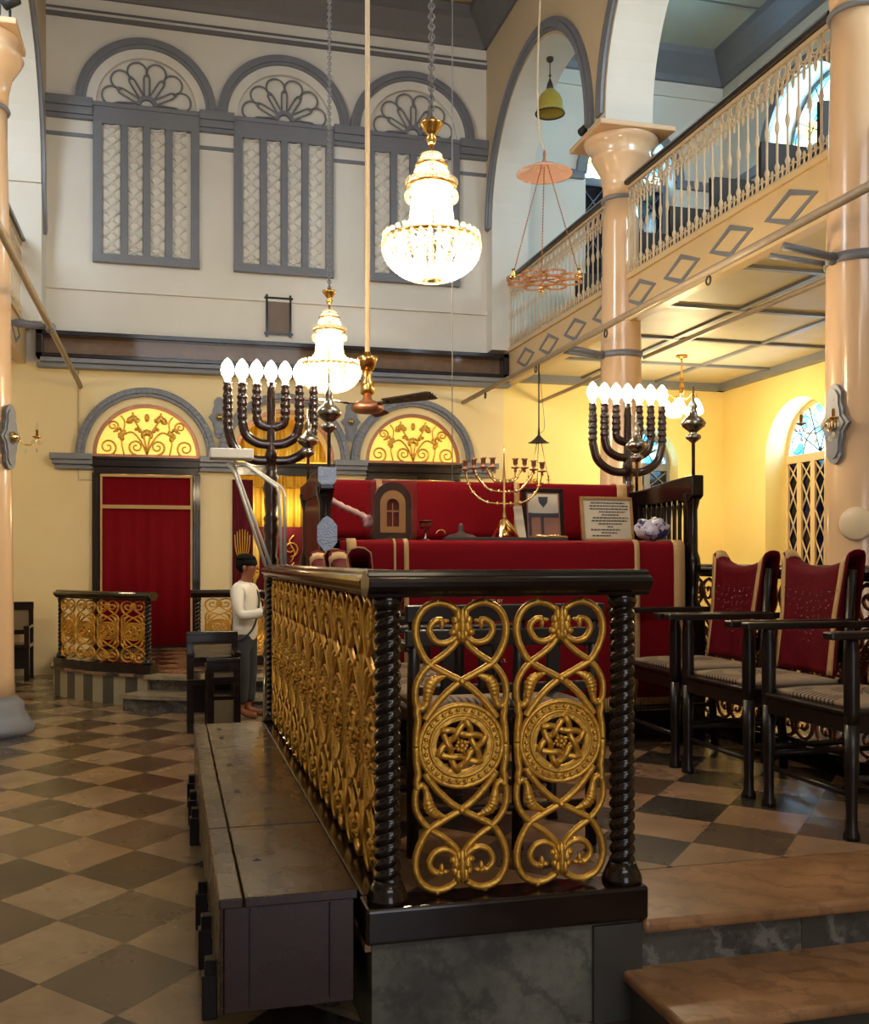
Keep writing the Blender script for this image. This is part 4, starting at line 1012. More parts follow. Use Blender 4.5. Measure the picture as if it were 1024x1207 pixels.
t = thing('pointer_tray', 'long flat dark tray lying along the front of the red table', 'tray', (2.12, 6.30, ZT))
MB().box(-.42, .42, -.03, .03, .0, .012).box(-.42, .42, -.03, -.025, .012, .02).build('tray_base', 'iron', t, bevel=.003)
MB().torus((-.44, 0, .035), .03, .004, 'y', 14, 5, a0=0, a1=pi).build('wire_handle', 'brass', t)
o = MB().tube([(0, 0, .028), (.10, .01, .03), (.22, .0, .025)], [.014, .009, .006], 8).build('scroll_pointer', 'brassgold'); o.location = (2.33, 6.30, ZT); tag(o, 'short brass pointer lying on the tray end', 'pointer')
o = MB().box(-.03, .03, -.002, .002, 0, .24).build('ribbon_bookmark', 'paper'); o.location = (2.305, 6.5, ZT); o.rotation_euler = (-.1, -.12, 0); tag(o, 'narrow printed strip leaning by the framed photograph', 'strip')
def lumpy(name, mat, r, loc, lb, cat, seed):
    random.seed(seed); b = MB(); b.sph((0, 0, r[2]), r, 24); V = []
    for v in b.v:
        k = 1+.12*sin(v[0]*60+seed)*cos(v[2]*70)+.08*sin(v[1]*90); V.append((v[0]*k, v[1]*k, max(0, v[2]*k)))
    b.v = V; o = b.build(name, mat); o.location = loc; return tag(o, lb, cat)
def bagmat():
    t = NT('blue and white plastic bag'); n = t.noise(9, 4, t.obj(), .7)
    t.bsdf(t.ramp(n, [(.42, 'b9b2bd'), (.50, 'a79ba8'), (.53, '232050')]), .3, bump=n, bstr=.5); return t.m
M['bag'] = bagmat()
lumpy('plastic_bag', 'bag', (.12, .09, .075), (3.215, 6.40, ZT), 'crumpled blue and white bag at the right end of the table', 'bag', 3)
# twisted cloth from post to plaque
o = MB().tube(cr([(1.02, 6.70, 1.95), (1.10, 6.66, 1.90), (1.18, 6.62, 1.86), (1.25, 6.60, 1.82), (1.27, 6.58, 1.76)], 6), [.016+.007*abs(sin(i*.9))+.016*(i > 17) for i in range(25)], 10).build('twisted_scarf', simple('pale pink silk', 'c9a09a', 'b58983', .4, scale=30, bump=.4))
tag(o, 'twisted pale pink scarf hanging from the booth beside the arched plaque', 'scarf')

# ---- wooden menorahs with electric candles
def menorah(x, y, lb):
    t = thing('wooden_menorah', lb, 'menorah', (x, y, ZP)); z0 = 2.24-ZP; zt = 2.79-ZP
    prof = [(.085, 0), (.085, .04), (.06, .1), (.05, .5)]
    z = .5
    while z < z0-.1:
        prof += [(.045, z), (.06, z+.05), (.045, z+.10), (.055, z+.13), (.04, z+.16), (.05, z+.25)]; z += .29
    prof += [(.04, z0-.05), (.045, z0), (.035, z0+.08), (.03, zt-.12), (.034, zt-.1), (.026, zt-.04), (.034, zt)]
    prof = sorted(prof, key=lambda p: p[1]); MB().lathe(prof, 16).build('stem', 'woodmen', t)
    for rr, zb in ((.30, .0), (.20, .115), (.10, .235)):
        for sg in (1, -1):
            P = cr([(0, 0, z0+zb), (sg*rr*.45, 0, z0+zb+.01), (sg*rr*.85, 0, z0+zb+rr*.30), (sg*rr, 0, z0+zb+rr*.75)], 7)
            R = [.034]*len(P); z = P[-1].z
            q = 0
            while z < zt-.02:
                z += .012; P.append(Vector((sg*rr, 0, z))); R.append(.029+.009*abs(sin(q*.8))-.005*(z > zt-.1)); q += 1
            MB().tube(P, R, 10).build('branch', 'woodmen', t)
    for k in range(-3, 4):
        MB().lathe([(.012, -.005), (.020, .0), (.022, .02), (.040, .045), (.046, .075), (.040, .11), (.018, .145), (0, .16)], 14, (k*.1, 0, zt), cap=False).build('bulb', 'bulb', t)
    return t
menorah(.69, 7.22, 'left tall wooden seven-branched menorah with lit bulbs')
menorah(3.53, 7.46, 'right tall wooden seven-branched menorah with lit bulbs behind the booth')

# ---- white reading lamp on bent tubes at the far end of the railing
t = thing('reading_lamp', 'white box lamp on two bent white tube arms clamped to the railing', 'lamp', (.66, 6.80, 1.50))
D_ = lambda px, py: Vector(atY(px, py, 6.75))-Vector((.66, 6.80, 1.50))
pb = [D_(247, 537), D_(298, 540)]
MB().box(pb[0].x, pb[1].x, -.12, .06, pb[0].z-.02, pb[0].z+.045).build('lamp_box', 'white', t, bevel=.008)
for (dx, off) in ((0, 0), (8, .08)):
    b = MB(); q = Vector((0, off, 0))
    b.tube([D_(268+dx, 546)+q, D_(276+dx*.5, 556)+q, D_(313+dx, 668)+q], .011, 8); b.build('tube_arm', 'white', t)
    b = MB(); b.tube([D_(275+dx, 545)+q, D_(290+dx*.6, 548)+q, D_(326+dx, 574)+q, D_(329+dx, 583)+q, D_(332+dx*.7, 667)+q], .011, 8); b.build('tube_arm', 'white', t)

# ------------------------------------------------------------------ dais in front of the ark
DC = (1.55, 13.76)
def arcpoly(r, a0, a1, n=30): return [(DC[0]+r*cos(a0+(a1-a0)*i/n), DC[1]+r*sin(a0+(a1-a0)*i/n)) for i in range(n+1)]
aL = atan2(12.3-13.76, -1.35-1.55); aL2 = -radians(124); aR2 = -radians(56)
if aL > 0: aL -= 2*pi
struct(MB().prism([(-1.42, WY)]+arcpoly(3.2, aL, -radians(27), 40)+[(4.5, WY)], 'z', ZP-.03, ZP).build('dais_floor', 'platfloor'))
struct(MB().ring(DC, .4, 3.17, aL, aL2, 'z', 0, ZP-.03, 20).box(-1.40, .3, 13.4, WY, 0, ZP-.03).build('dais_plinth', 'stripes'))
struct(MB().ring(DC, .4, 3.12, aL2, -radians(27), 'z', 0, ZP-.03, 30).build('dais_riser', 'riser'))
struct(MB().ring(DC, 3.0, 3.24, aL2, aR2, 'z', ZP-.04, ZP+.002, 24).build('dais_edge', 'dais_slab'))
struct(MB().ring(DC, 3.1, 3.56, aL2-.02, aR2, 'z', .13, .168, 24).build('dais_step', 'dais_slab'))
struct(MB().ring(DC, 3.1, 3.52, aL2-.015, aR2, 'z', 0, .13, 24).build('dais_step_base', 'riser'))
t = thing('dais_railing', 'low curved railing with four gilded panels on the left of the far dais', 'railing', (DC[0], DC[1], ZP))
def A(r, a, z=0): return Vector((r*cos(a), r*sin(a), z))
n = 8; bt = MB(); bb = MB(); rh = .87
for i in range(n):
    a, c_ = aL+(aL2-aL)*i/n, aL+(aL2-aL)*(i+1)/n
    toprail(bt, A(3.1, a, rh-.09), A(3.1, c_+.008, rh-.09)); beam(bb, A(3.1, a), A(3.1, c_+.01), .10, .07)
bt.build('top_rail', 'wood', t); bb.build('bottom_beam', 'wood', t)
for a in (aL+.015, aL2-.015): p = A(3.1, a); rope(t, p.x, p.y, .1, rh-.08, .034, 70, 'wood', 16)
for i in range(4):
    a = aL+(aL2-aL)*(i+.5)/4*.94+(aL2-aL)*.03; p = A(3.1, a); panel(t, (p.x, p.y, (.1+rh-.09)/2), a+pi/2, (1.05, 1, .66))
t = thing('dais_railing', 'short gilded railing seen just left of the person in white', 'railing', (.55, 11.85, ZP))
b = MB(); toprail(b, (-.32, 0, rh-.09), (.7, .05, rh-.09)); b.build('top_rail', 'wood', t)
b = MB(); beam(b, (-.3, 0, 0), (.7, .05, 0), .1, .06); b.build('bottom_beam', 'wood', t)
rope(t, -.24, 0, .1, rh-.08, .034, 70, 'wood', 16); rope(t, .66, .05, .1, rh-.08, .034, 70, 'wood', 16)
for x in (0, .36): panel(t, (x, 0.02, (.1+rh-.09)/2), 0.05, (1, 1, .66))

# ---- benches on the floor
def bench(name, lb, x0, x1, y, h, seat, facing=-1, cane_=False, cat='bench'):
    t = thing(name, lb, cat, (x0, y, 0)); L = x1-x0
    for x in (.03, L-.03):
        MB().box(x-.028, x+.03, -.027, .027, 0, h-.004).build('back_leg', 'wood', t, bevel=.005)
        MB().box(x-.03, x+.03, facing*.42-.03, facing*.42+.03, 0, seat+.2).build('front_leg', 'wood', t, bevel=.005)
        MB().box(x-.035, x+.035, min(facing*.47, 0), max(facing*.47, 0), seat+.2, seat+.235).build('armrest', 'wood', t, bevel=.005)
    b = MB(); b.box(0, L, -.03, .03, h-.09, h); b.box(0, L, -.04, .04, h-.015, h+.015); b.box(0, L, -.02, .02, seat+.10, seat+.16); b.build('backrest', 'wood', t, bevel=.005)
    MB().box(.05, L-.05, -.008, .008, seat+.15, h-.08).build('back_panel', 'cane' if cane_ else 'rug', t)
    MB().box(0, L, min(0, facing*.46), max(0, facing*.46), seat-.05, seat).build('seat', 'wood', t, bevel=.006)
    MB().box(.05, L-.05, -.01, .01, .0+.12, seat-.04).build('lower_panel', 'cane' if cane_ else 'woodchair', t)
    return t
bench('wooden_bench', 'dark wooden bench with pale back panel by the far left wall', -3.0, -1.72, 14.2, .98, .47)
bench('wooden_bench', 'dark high-backed bench in front of the person in white', .15, .62, 9.75, .86, .48, -1)
bench('cane_chair', 'dark low cane-backed chair beyond the storage chests', .30, .58, 8.75, .70, .40, 1, True, 'chair')

# ------------------------------------------------------------------ wall furniture
t = thing('display_case', 'long shallow dark framed glass case mounted across the end wall', 'case', (1.56, WY, 4.22))
x0, x1 = -3.26, 3.28
b = MB(); b.box(x0, x1, -.26, -.01, 0, .05); b.box(x0, x1, -.26, -.01, .29, .35); b.box(x0, x0+.08, -.26, -.01, 0, .35); b.box(x1-.08, x1, -.26, -.01, 0, .35); b.build('case_frame', 'wood', t, bevel=.006)
MB().box(x0+.06, x1-.06, -.05, -.01, .04, .30).build('lining', 'caseback', t)
MB().box(x0+.06, x1-.06, -.235, -.23, .04, .30).build('glass_front', 'glass', t)
b = MB(); b.box(XL-.05, 4.86, WY-.24, WY, 4.16, 4.22); b.box(XL-.1, 4.90, WY-.18, WY, 4.10, 4.16); struct(b.build('trim_16', 'grey', bevel=.006))
t = thing('oxford_picture', 'small dark Oxford frame with crossed corners hanging on the upper wall', 'frame', (1.49, WY, 4.98))
b = MB()
for sg in (1, -1): b.box(sg*.165-.015, sg*.165+.015, -.04, -.01, -.30, .30); b.box(-.20, .20, -.045, -.012, sg*.25-.015, sg*.25+.015)
b.build('frame', 'wood', t); MB().box(-.155, .155, -.02, -.006, -.24, .24).build('picture', simple('faded brown print', '7d6a5c', '6b594d', .5), t)
b = MB(); b.tube([(-1.19, WY-.02, 4.15), (-1.19, WY-.02, 2.98)], .008, 6).tube([(-1.19, WY-.02, 2.9), (-1.19, WY-.02, 2.62), (-.92, WY-.02, 2.62)], .006, 5); struct(b.build('trim_17', 'wall_tan'))
# grey backboards with sconces
half = [(0, 1), (.25, .95), (.48, .78), (.48, .52), (.60, .38), (.62, .22), (1, 0)]
BP = half+[(x, -z) for x, z in half[-2::-1]]; BP = BP+[(-x, z) for x, z in BP[-2:0:-1]]
def sconce(loc, rz, lb, s_=1, arms=2, board=True, name='wall_sconce'):
    t = thing(name, lb, 'sconce', loc, rz); 
    b = MB()
    if board:
        b.prism([(x*.145*s_, z*.29*s_) for x, z in BP], 'y', -.03, 0); b.prism([(x*.11*s_, z*.25*s_) for x, z in BP], 'y', -.042, -.03); b.build('backboard', 'grey', t)
    MB().lathe([(.0, 0), (.045, 0), (.05, .02), (.03, .04), (.015, .06), (0, .062)], 14, X=Matrix.Translation((0, -.04 if board else 0, 0)) @ Matrix.Rotation(pi/2, 4, 'X'), cap=False).build('rosette', 'brassgold', t)
    for sg in ((1, -1) if arms == 2 else ((1,) if arms else ())):
        arm = MB().tube(cr([(0, -.08, 0), (sg*.06, -.13, -.06), (sg*.13, -.17, -.05), (sg*.16, -.18, 0)], 5), .006, 6).build('arm', 'brass', t)
        MB().lathe([(.008, 0), (.035, .012), (.04, .02), (.012, .024), (.012, .08)], 12, (sg*.16, -.18, 0)).build('candle_cup', 'brass', arm)
        MB().lathe([(.008, .08), (.016, .1), (.012, .13), (0, .155)], 10, (sg*.16, -.18, 0), cap=False).build('unlit_bulb', 'acrylic', arm)
        b = MB()
        for q in range(6):
            a = 2*pi*q/6; b.sph((sg*.16+.04*cos(a), -.18+.04*sin(a), -.03), (.006, .006, .022), 6)
        b.sph((sg*.16, -.18, -.10), (.012, .012, .02), 6); b.sph((sg*.07, -.13, -.12), (.012, .012, .02), 6); b.build('crystal_drops', 'crystal', arm)['kind'] = 'stuff'
    return t
p = atY(258, 491, WY-.0); sconce((p.x, WY, 3.52), 0, 'grey shaped board with brass rosette between the left and central arches', 1, 0)
p = atY(413, 493, WY-.0); sconce((p.x, WY, 3.52), 0, 'grey shaped board with brass rosette between the central and right arches', 1, 0)
p = atX(975, 490, COLR-.15); sconce((4.645, 6.36, 2.52), -pi/2+.12, 'crystal candle sconce on a grey board on the near right column', 1.0, 2)
sconce((-1.385, 9.68, 2.63), pi/2-.45, 'crystal candle sconce on a grey board on the left column', 1.0, 1)
p = atY(700, 552, WY); sconce((5.33, WY, 2.72), 0, 'crystal candle sconce on the yellow aisle wall left of the right menorah', 1.1, 2, False)
t = thing('round_plaque', 'round cream painted disc on the near right column', 'plaque', (4.72, 6.24, 1.80), -.9)
MB().lathe([(.11, 0), (.12, .01), (.12, .02), (.10, .03), (0, .03)], 32, X=Matrix.Rotation(pi/2, 4, 'X'), cap=False).build('disc', 'plaque', t)

# ------------------------------------------------------------------ hanging things
def chain(b, x, y, z0, z1, r=.016, step=.05):
    z = z0; k = 0
    while z < z1:
        b.torus((x, y, z), r, r*.32, 'x' if k % 2 else 'y', 8, 5, X=None); z += step*.6; k += 1
    b.tube([(x, y, z0), (x, y, z1)], r*.35, 5)
def chandelier(x, y, zb, s_, lb, group='crystal nave chandeliers'):
    t = thing('crystal_chandelier', lb, 'chandelier', (x, y, zb), 0, group)
    b = MB(); chain(b, 0, 0, .86*s_+.10, 9.6-zb, .018); b.build('chain', 'chain', t)
    MB().lathe([(.0, 0), (.02, 0), (.035, .03), (.02, .05), (.03, .06), (.065, .11), (.07, .125), (.03, .13), (.012, .15)], 18, (0, 0, .81*s_)).build('top_cup', 'brass', t)
    MB().lathe([(.01, .0), (.01, .75*s_+.08)], 8, (0, 0, .08)).build('stem', 'brass', t)
    for zr, rr in ((.68, .09), (.56, .14)): MB().torus((0, 0, zr*s_), rr*s_, .010, 'z', 28, 6).build('brass_ring', 'brass', t)
    b = MB(); b.torus((0, 0, .24*s_), .27*s_, .012, 'z', 36, 6)
    for q in range(6):
        a = pi*q/3; b.tube([(0, 0, .26*s_), (.27*s_*cos(a), .27*s_*sin(a), .24*s_)], .006, 5)
    big = b.build('brass_ring', 'brass', t)
    b = MB()
    def strand(p, q, sag, k, r=.011):
        for i in range(k+1):
            u = i/k; v = Vector(p).lerp(Vector(q), u); v.z -= sag*4*u*(1-u); b.sph(v, r*s_, 6)
    N = 34
    for i in range(N):
        a = 2*pi*i/N; c_, s2 = cos(a), sin(a)
        strand((.055*s_*c_, .055*s_*s2, .74*s_), (.12*s_*c_, .12*s_*s2, .58*s_), .0, 5)
        strand((.10*s_*c_, .10*s_*s2, .56*s_), (.125*s_*c_, .125*s_*s2, .36*s_), .0, 8); strand((.125*s_*c_, .125*s_*s2, .36*s_), (.235*s_*c_, .235*s_*s2, .25*s_), .02*s_, 6)
        # bowl
        for k in range(14):
            u = k/13; rr = .27*s_*cos(u*pi/2)+.015; zz_ = .20*s_*(1-sin(u*pi/2)); b.sph((rr*c_, rr*s2, zz_+.012), .013*s_, 6)
        b.sph((.285*s_*c_, .285*s_*s2, .215*s_), (.013*s_, .013*s_, .028*s_), 6); b.sph((.15*s_*c_, .15*s_*s2, .50*s_), (.011*s_, .011*s_, .026*s_), 6)
        b.sph((.275*s_*c_, .275*s_*s2, .27*s_), .016*s_, 6); b.sph((.145*s_*c_, .145*s_*s2, .585*s_), .014*s_, 6)
    b.build('crystal_strands', 'crystal', t)
    for q in range(8):
        a = 2*pi*q/8+.2; MB().lathe([(.012, 0), (.02, .02), (.022, .05), (.012, .085), (0, .1)], 8, (.19*s_*cos(a), .19*s_*sin(a), .15*s_), cap=False).build('bulb', 'bulb', big)
    for q in range(3):
        a = 2*pi*q/3; MB().lathe([(.012, 0), (.02, .02), (.022, .05), (.012, .085), (0, .1)], 8, (.05*s_*cos(a), .05*s_*sin(a), .42*s_), cap=False).build('bulb', 'bulb', big)
    return t
chandelier(1.49, 5.80, 3.18, 1.0, 'large lit crystal chandelier hanging nearer, high in the middle of the nave')
chandelier(1.49, 9.75, 3.15, 1.06, 'lit crystal chandelier hanging farther off beside the left menorah')
CHW = 118
for (x, y, z) in ((1.49, 5.80, 3.18), (1.49, 9.75, 3.15)):
    lamp('chandelier_light', (x, y, z+.24), CHW, (1, .80, .52), .12); lamp('chandelier_light', (x, y, z+.50), CHW*.35, (1, .80, .52), .06)
# ceiling fan
t = thing('ceiling_fan', 'old brown ceiling fan on a long white rod', 'fan', (1.49, 7.80, 2.72))
MB().tube([(0, 0, .42), (0, 0, 6.88)], .020, 8).build('down_rod', 'ironwhite', t)
MB().lathe([(.02, .30), (.05, .30), (.075, .38), (.08, .40), (.03, .42), (.025, .44)], 16).lathe([(.02, .30), (.04, .29), (.035, .24), (.05, .20), (.055, .12), (.03, .10)], 16).build('rod_cup', 'brass', t)
MB().lathe([(.0, -.035), (.10, -.03), (.125, -.01), (.128, .02), (.10, .045), (.04, .07), (.03, .11), (0, .11)], 24, cap=False).build('motor', 'copper', t)
for a in (radians(-53), radians(67), radians(187)):
    X = Matrix.Rotation(a, 4, 'Z') @ Matrix.Rotation(radians(-16), 4, 'X')
    MB().box(.10, .20, -.02, .02, .03, .04, X=X).prism([(.17, -.045), (.62, -.065), (.66, -.045), (.66, .045), (.62, .065), (.17, .045)], 'z', .04, .05, X=X).build('blade', 'woodchest', t)
# third lamp, in the aisle
t = thing('brass_pendant_lamp', 'brass pendant lamp with lit white glass shades in the right aisle', 'lamp', (6.71, 12.5, 3.5))
MB().lathe([(.08, .78), (.08, .80), (.02, .77), (.012, .74), (.012, .52), (.03, .50), (.012, .46), (.03, .40), (.04, .36), (.03, .30), (.01, .26), (.012, .2)], 14, cap=False).build('stem', 'brass', t)
for q in range(5):
    a = 2*pi*q/5+.3; c_, s2 = cos(a), sin(a)
    arm = MB().tube(cr([(.02*c_, .02*s2, .24), (.08*c_, .08*s2, .22), (.14*c_, .14*s2, .27), (.20*c_, .20*s2, .27), (.22*c_, .22*s2, .20)], 5), .008, 6).build('arm', 'brass', t)
    MB().lathe([(.02, .20), (.04, .18), (.07, .12), (.10, .03), (.085, .0), (0, -.01)], 14, (.21*c_, .21*s2, 0), cap=False).build('glass_shade', 'bulb2', arm)
lamp('aisle_lamp_light', (6.71, 12.5, 3.3), 85, (1, .78, .38), .2)
# oil lamp of rings
t = thing('hanging_oil_lamp', 'copper ring of cup holders hanging on three chains below a pink dish', 'lamp', (3.03, 8.0, 3.88))
MB().lathe([(.0, .96), (.05, .955), (.12, .93), (.22, .89), (.235, .885), (.22, .90), (.12, .945), (.05, .975), (0, .98)], 30, cap=False).build('dish', 'pinkglass', t)
b = MB(); b.lathe([(.01, .96), (.03, .98), (.012, 1.02), (.015, 1.05), (.004, 1.10)], 12); b.build('dish_finial', 'copper', t)
b = MB()
for q in range(8):
    a = 2*pi*q/8; b.ring((.24*cos(a), .24*sin(a)), .074, .094, 0, 2*pi, 'z', -.006, .006, 20)
for q in range(1): b.ring((0, 0), .125, .147, 0, 2*pi, 'z', -.006, .006, 24)
for q in range(6): a = 2*pi*q/6+.4; b.tube([(0, 0, 0), (.13*cos(a), .13*sin(a), 0)], .007, 5)
b.build('cup_ring', 'copper', t)
for q in range(3):
    a = 2*pi*q/3+pi+.25; b = MB(); P0 = Vector((.31*cos(a), .31*sin(a), .01)); P1 = Vector((.03*cos(a), .03*sin(a), .95))
    for i in range(40): v = P0.lerp(P1, i/39); b.sph(v, (.006, .006, .013), 5)
    b.build('hanging_chain', 'copper', t); MB().lathe([(.02, -.02), (.025, .0), (.012, .03), (.015, .05)], 10, (P0.x, P0.y, 0)).build('chain_stud', 'brass', t)
b = MB(); b.tube(cr([(0, 0, 1.08), (-.05, 0, 1.3), (-.06, 0, 1.8), (-.03, 0, 2.5), (0, 0, 3.1)], 6), .008, 6); chain(b, 0, 0, 3.1, 5.7, .02, .08); b.build('suspension_cord', 'ironwhite', t)
# yellow bell lamp in the gallery arch
t = thing('bell_lamp', 'yellow glass bell lamp hanging from the crown of the far right arch', 'lamp', (4.85, 12.6, 7.42))
MB().lathe([(.03, .33), (.07, .30), (.13, .24), (.165, .16), (.175, .06), (.20, .0), (.195, .0), (.165, .07), (.155, .15), (.12, .23), (.06, .28), (.02, .31)], 20, cap=False).build('shade', 'greenbell', t)
MB().torus((0, 0, .0), .19, .010, 'z', 24, 6).build('rim_ring', 'iron', t); MB().lathe([(.05, .31), (.04, .38), (.01, .46)], 12).build('cap', 'iron', t)
MB().tube([(0, 0, .40), (0, 0, .76)], .008, 6).sph((0, 0, .50), .02, 8).sph((0, 0, .72), .05, 10).build('rod', 'iron', t)
# slender oil lamp under the gallery
p = atY(633, 530, 11.5)
t = thing('hanging_oil_lamp', 'slender iron lamp hanger with a small cone hood beyond the gold candelabrum', 'lamp', (4.21, 11.3, 2.95))
MB().lathe([(.13, -.03), (.10, -.02), (.05, .02), (.015, .06), (.01, .14)], 16).build('cone_hood', 'iron', t)
MB().tube([(0, 0, .06), (0, 0, .89)], .009, 6).tube(cr([(.01, 0, .08), (.07, 0, .16), (.04, 0, .5), (.0, 0, .86)], 5), .003, 5).build('hanger_rod', 'iron', t)
for a in (0, 2.1, 4.2): MB().tube([(.03*cos(a), .03*sin(a), -.02), (.14*cos(a), .14*sin(a), -.55)], .005, 5).build('hanging_wire', 'brass', t)
MB().torus((0, 0, -.55), .14, .006, 'z', 20, 5).lathe([(.0, -.60), (.05, -.58), (.06, -.5), (.055, -.5), (0, -.57)], 14, cap=False).build('oil_cup', 'brass', t)
p = atY(533, 335, 9.0)
o = MB().tube([(0, 0, 0), (0, 0, 7.6)], .005, 6).build('ceiling_rope', 'chain'); o.location = (p.x, 9.0, 2.0); tag(o, 'thin plain cord hanging alone right of the ceiling fan', 'rope')
# spotlights on the capitals
for (loc, lb) in (((-1.36, 9.62, 6.27), 'small black spotlight on top of the left capital'), ((4.62, 10.9, 6.30), 'small black spotlight beside the far right capital')):
    t = thing('spotlight', lb, 'spotlight', loc)
    MB().tube([(0, 0, 0), (0, 0, .12)], .012, 6).build('bracket', 'black', t)
    MB().lathe([(.0, -.07), (.045, -.07), (.06, .07), (.05, .08), (0, .06)], 14, X=Matrix.Translation((0, 0, .19)) @ Matrix.Rotation(.9, 4, 'Y'), cap=False).build('housing', 'black', t)
# gallery benches
for i, y in enumerate((13.7, 12.75, 11.8, 10.85, 9.9, 8.95, 8.0)):
    t = thing('gallery_bench', 'dark bench on the right gallery, number %s counted from the end wall' % ('one two three four five six seven'.split()[i]), 'bench', (5.65, y, 4.58), 0, 'dark benches on the right gallery')
    b = MB(); b.box(0, 1.6, -.03, .03, .0, 1.10); b.build('backrest', 'woodchair', t, bevel=.01)
    b = MB(); b.box(0, 1.6, .03, .42, .38, .44); b.build('seat', 'woodchair', t, bevel=.01)
    for x in (.0, 1.54): MB().box(x, x+.06, .0, .42, 0, .66).box(x-.01, x+.07, -.03, .46, .66, .70).build('bench_end', 'woodchair', t, bevel=.01)

# ------------------------------------------------------------------ the person
def skin_mesh(name, joints, edges, mat, parent, sub=2):
    me = bpy.data.meshes.new(name); me.from_pydata([j[0] for j in joints], edges, []); me.update()
    me.materials.append(M[mat]); o = bpy.data.objects.new(name, me); COL.objects.link(o); o.parent = parent
    o.modifiers.new('Skin', 'SKIN'); 
    sv = me.skin_vertices[0].data if me.skin_vertices else None
    if sv is None:
        bpy.context.view_layer.objects.active = o; bpy.ops.mesh.customdata_skin_add(); sv = me.skin_vertices[0].data
    for i, j in enumerate(joints): sv[i].radius = j[1]; sv[i].use_root = (i == 0)
    s_ = o.modifiers.new('Subdivision', 'SUBSURF'); s_.levels = sub; s_.render_levels = sub
    for m_ in o.modifiers:
        if m_.type == 'SKIN': m_.use_smooth_shade = True
    return o
PR = thing('person', 'person in a white shirt and black cap with a bag strap, standing by the dais', 'person', (.735, 10.15, 0), radians(62))
# local frame: the person faces -Y, right is -X
J = [((0, .02, .84), (.10, .08)), ((0, .01, .98), (.10, .075)), ((0, .02, 1.12), (.11, .08)), ((0, .03, 1.24), (.13, .085)), ((0, .015, 1.31), (.07, .065)), ((0, -.005, 1.37), (.052, .052)), ((0, -.02, 1.45), (.07, .088)), ((0, -.02, 1.52), (.072, .09))]
E_ = [(i, i+1) for i in range(7)]
for sg in (1, -1):
    b0 = len(J); J += [((sg*.15, .03, 1.255), (.058, .055)), ((sg*.21, .0, 1.10), (.048, .048)), ((sg*.215, -.03, 1.0), (.042, .042)), ((sg*.18, -.16, 1.02), (.037, .037)), ((sg*.13, -.26, 1.06), (.030, .026)), ((sg*.11, -.32, 1.08), (.034, .018))]
    E_ += [(3, b0)]+[(b0+k, b0+k+1) for k in range(5)]
    h = b0+5
    for f in range(4):
        c0 = len(J); fx = sg*(.085+.019*f); J += [((fx, -.365, 1.088-.004*f), (.009, .009)), ((fx, -.40, 1.075), (.008, .008)), ((fx-.003*sg, -.415, 1.05), (.007, .007))]; E_ += [(h, c0), (c0, c0+1), (c0+1, c0+2)]
    c0 = len(J); J += [((sg*.075, -.305, 1.09), (.011, .011)), ((sg*.06, -.345, 1.085), (.009, .009))]; E_ += [(h, c0), (c0, c0+1)]
for sg in (1, -1):
    b0 = len(J); J += [((sg*.085, .02, .78), (.085, .09)), ((sg*.09, .0, .45), (.055, .058)), ((sg*.09, .02, .25), (.05, .052)), ((sg*.09, .03, .07), (.036, .04)), ((sg*.095, -.08, .035), (.038, .028)), ((sg*.10, -.15, .03), (.032, .022))]
    E_ += [(0, b0)]+[(b0+k, b0+k+1) for k in range(5)]
skin_mesh('body', J, E_, 'skin', PR)
# shirt, trousers follow the body slightly larger
Js = [((0, .02, .70), (.165, .135)), ((0, .015, .93), (.16, .122)), ((0, .02, 1.10), (.16, .118)), ((0, .03, 1.23), (.17, .118)), ((0, .015, 1.31), (.085, .08)), ((0, .005, 1.345), (.064, .064))]
Es = [(i, i+1) for i in range(5)]
for sg in (1, -1):
    b0 = len(Js); Js += [((sg*.155, .03, 1.25), (.072, .07)), ((sg*.212, .0, 1.10), (.062, .062)), ((sg*.218, -.03, 1.0), (.056, .056)), ((sg*.18, -.16, 1.02), (.050, .050)), ((sg*.14, -.24, 1.05), (.042, .040))]
    Es += [(3, b0)]+[(b0+k, b0+k+1) for k in range(4)]
skin_mesh('shirt', Js, Es, 'shirt', PR)
Jt = [((0, .02, .92), (.125, .105)), ((0, .02, .80), (.14, .115))]; Et = [(0, 1)]
for sg in (1, -1):
    b0 = len(Jt); Jt += [((sg*.09, .02, .70), (.09, .095)), ((sg*.09, .0, .45), (.07, .072)), ((sg*.09, .02, .12), (.062, .066))]; Et += [(1, b0), (b0, b0+1), (b0+1, b0+2)]
skin_mesh('trousers', Jt, Et, 'trouser', PR)
b = MB(); b.sph((0, .005, 1.50), (.096, .112, .10), 20); V = [(x, y, z if z > 1.49 or y > .01 else 1.49) for x, y, z in b.v]; b.v = V; b.build('hair', 'hair', PR)
b = MB(); b.sph((0, .015, 1.545), (.095, .108, .062), 20); b.v = [(x, y, max(z, 1.55)) for x, y, z in b.v]; b.build('cap', 'hair', PR)
b = MB(); b.sph((0, -.118, 1.46), (.012, .018, .018), 8)
for sg in (1, -1): b.sph((sg*.082, -.01, 1.465), (.012, .022, .032), 8)
b.build('nose_and_ears', 'skin', PR)
b = MB()
for sg in (1, -1): b.sph((sg*.03, -.103, 1.482), (.012, .008, .006), 8)
b.sph((0, -.108, 1.42), (.022, .008, .005), 8); b.build('eyes_and_mouth', 'hair', PR)
b = MB(); b.tube(cr([(.10, .03, 1.335), (.085, .115, 1.27), (.04, .135, 1.12), (-.04, .13, .95), (-.11, .10, .82), (-.165, .02, .76), (-.10, -.09, .85), (.0, -.11, 1.0), (.08, -.09, 1.2), (.10, .03, 1.335)], 5), .011, 6); b.build('bag_strap', 'black', PR)

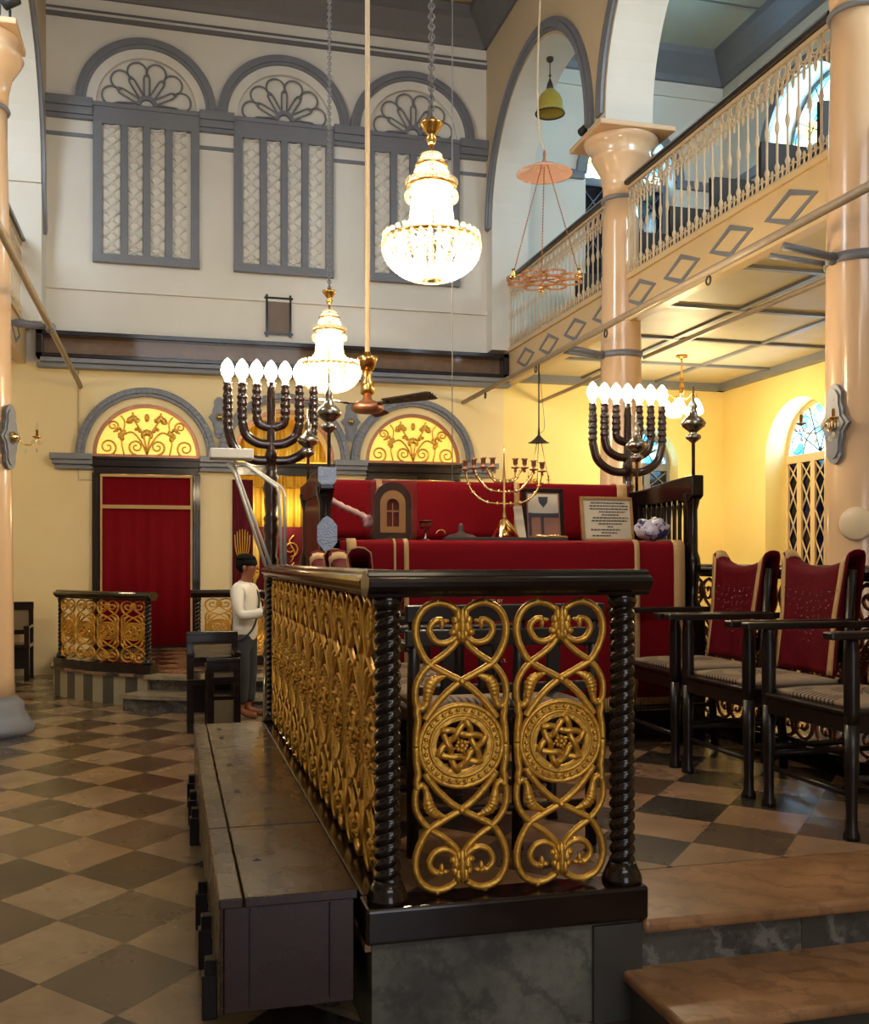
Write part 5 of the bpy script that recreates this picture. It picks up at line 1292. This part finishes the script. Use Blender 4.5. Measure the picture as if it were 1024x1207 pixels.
# ------------------------------------------------------------------ light
for (x, y, z, k) in ((.69, 7.22, 2.86, 1), (3.53, 7.46, 2.86, 1)):
    for dx in (-.2, .0, .2): lamp('menorah_light', (x+dx, y-.0, z+.10), 9, (1, .78, .48), .05)
lamp('ark_light', (CB[1], 15.9, 3.4), 40, (1, .82, .45), .15); lamp('ark_light', (CB[1], WY+.2, 2.2), 12, (1, .85, .5), .1)
lamp('window_daylight', (XRA+1.3, 12.5, 2.9), 430, (.32, .58, 1), ty='AREA', size=(2.2, 3), rot=(0, pi/2, 0))
lamp('window_daylight', (XRA+1.3, 12.3, 7.6), 720, (.62, .82, 1), ty='AREA', size=(2.2, 3), rot=(0, pi/2, 0))
lamp('window_daylight', (6.9, WY+1.3, 7.6), 380, (.62, .82, 1), ty='AREA', size=(2.4, 2.6), rot=(-pi/2, 0, 0))
lamp('window_daylight', (7.12, WY+1.3, 2.9), 170, (.4, .75, 1), ty='AREA', size=(2.0, 2.4), rot=(-pi/2, 0, 0))
lamp('entrance_daylight', (1.5, -4.2, 1.6), 22, (.95, .95, 1), ty='AREA', size=(2.5, 2.6), rot=(pi/2, 0, 0))
lamp('added_front_fill', (1.49, 1.2, 4.4), 22, (1, .80, .55), .35)  # unseen fill light added overhead to brighten the near railing
lamp('added_gallery_fill', (1.5, -3.7, 7.4), 130, (.85, .93, 1), ty='AREA', size=(5, 3), rot=(pi/2, 0, 0))  # area fills added to imitate upper daylight; no windows open there
lamp('added_gallery_fill', (6.9, 3.0, 7.6), 170, (.72, .88, 1), ty='AREA', size=(2.5, 2), rot=(pi/2, 0, 0))
lamp('added_gallery_fill', (-3.6, 6.0, 7.6), 220, (.75, .87, 1), ty='AREA', size=(2.5, 3), rot=(pi/2, 0, -.5))
lamp('aisle_lamp_light', (-3.7, 11.5, 3.4), 45, (1, .80, .45), .2)
lamp('aisle_lamp_light', (6.7, 6.5, 3.4), 25, (1, .80, .45), .2)
w = bpy.data.worlds.new('sky'); SC.world = w; w.use_nodes = True
bg = w.node_tree.nodes['Background']; bg.inputs[0].default_value = (.80, .88, 1, 1); bg.inputs[1].default_value = 1.0

cam = bpy.data.cameras.new('camera'); co = bpy.data.objects.new('camera', cam); COL.objects.link(co)
cam.sensor_fit = 'VERTICAL'; cam.sensor_height = 36; cam.lens = FOC/1207*36; cam.shift_y = (HOR-603.5)/1207
co.location = (0, 0, EYE); co.rotation_euler = (pi/2, 0, -YAW); cam.clip_start = .05; cam.clip_end = 200
SC.camera = co
vs = SC.view_settings; vs.view_transform = 'Standard'; vs.look = 'None'; vs.gamma = 1; vs.exposure = 0.84; vs.use_curve_mapping = False
SC.cycles.use_denoising = True; SC.cycles.max_bounces = 8; SC.cycles.sample_clamp_indirect = 4; SC.cycles.transparent_max_bounces = 12
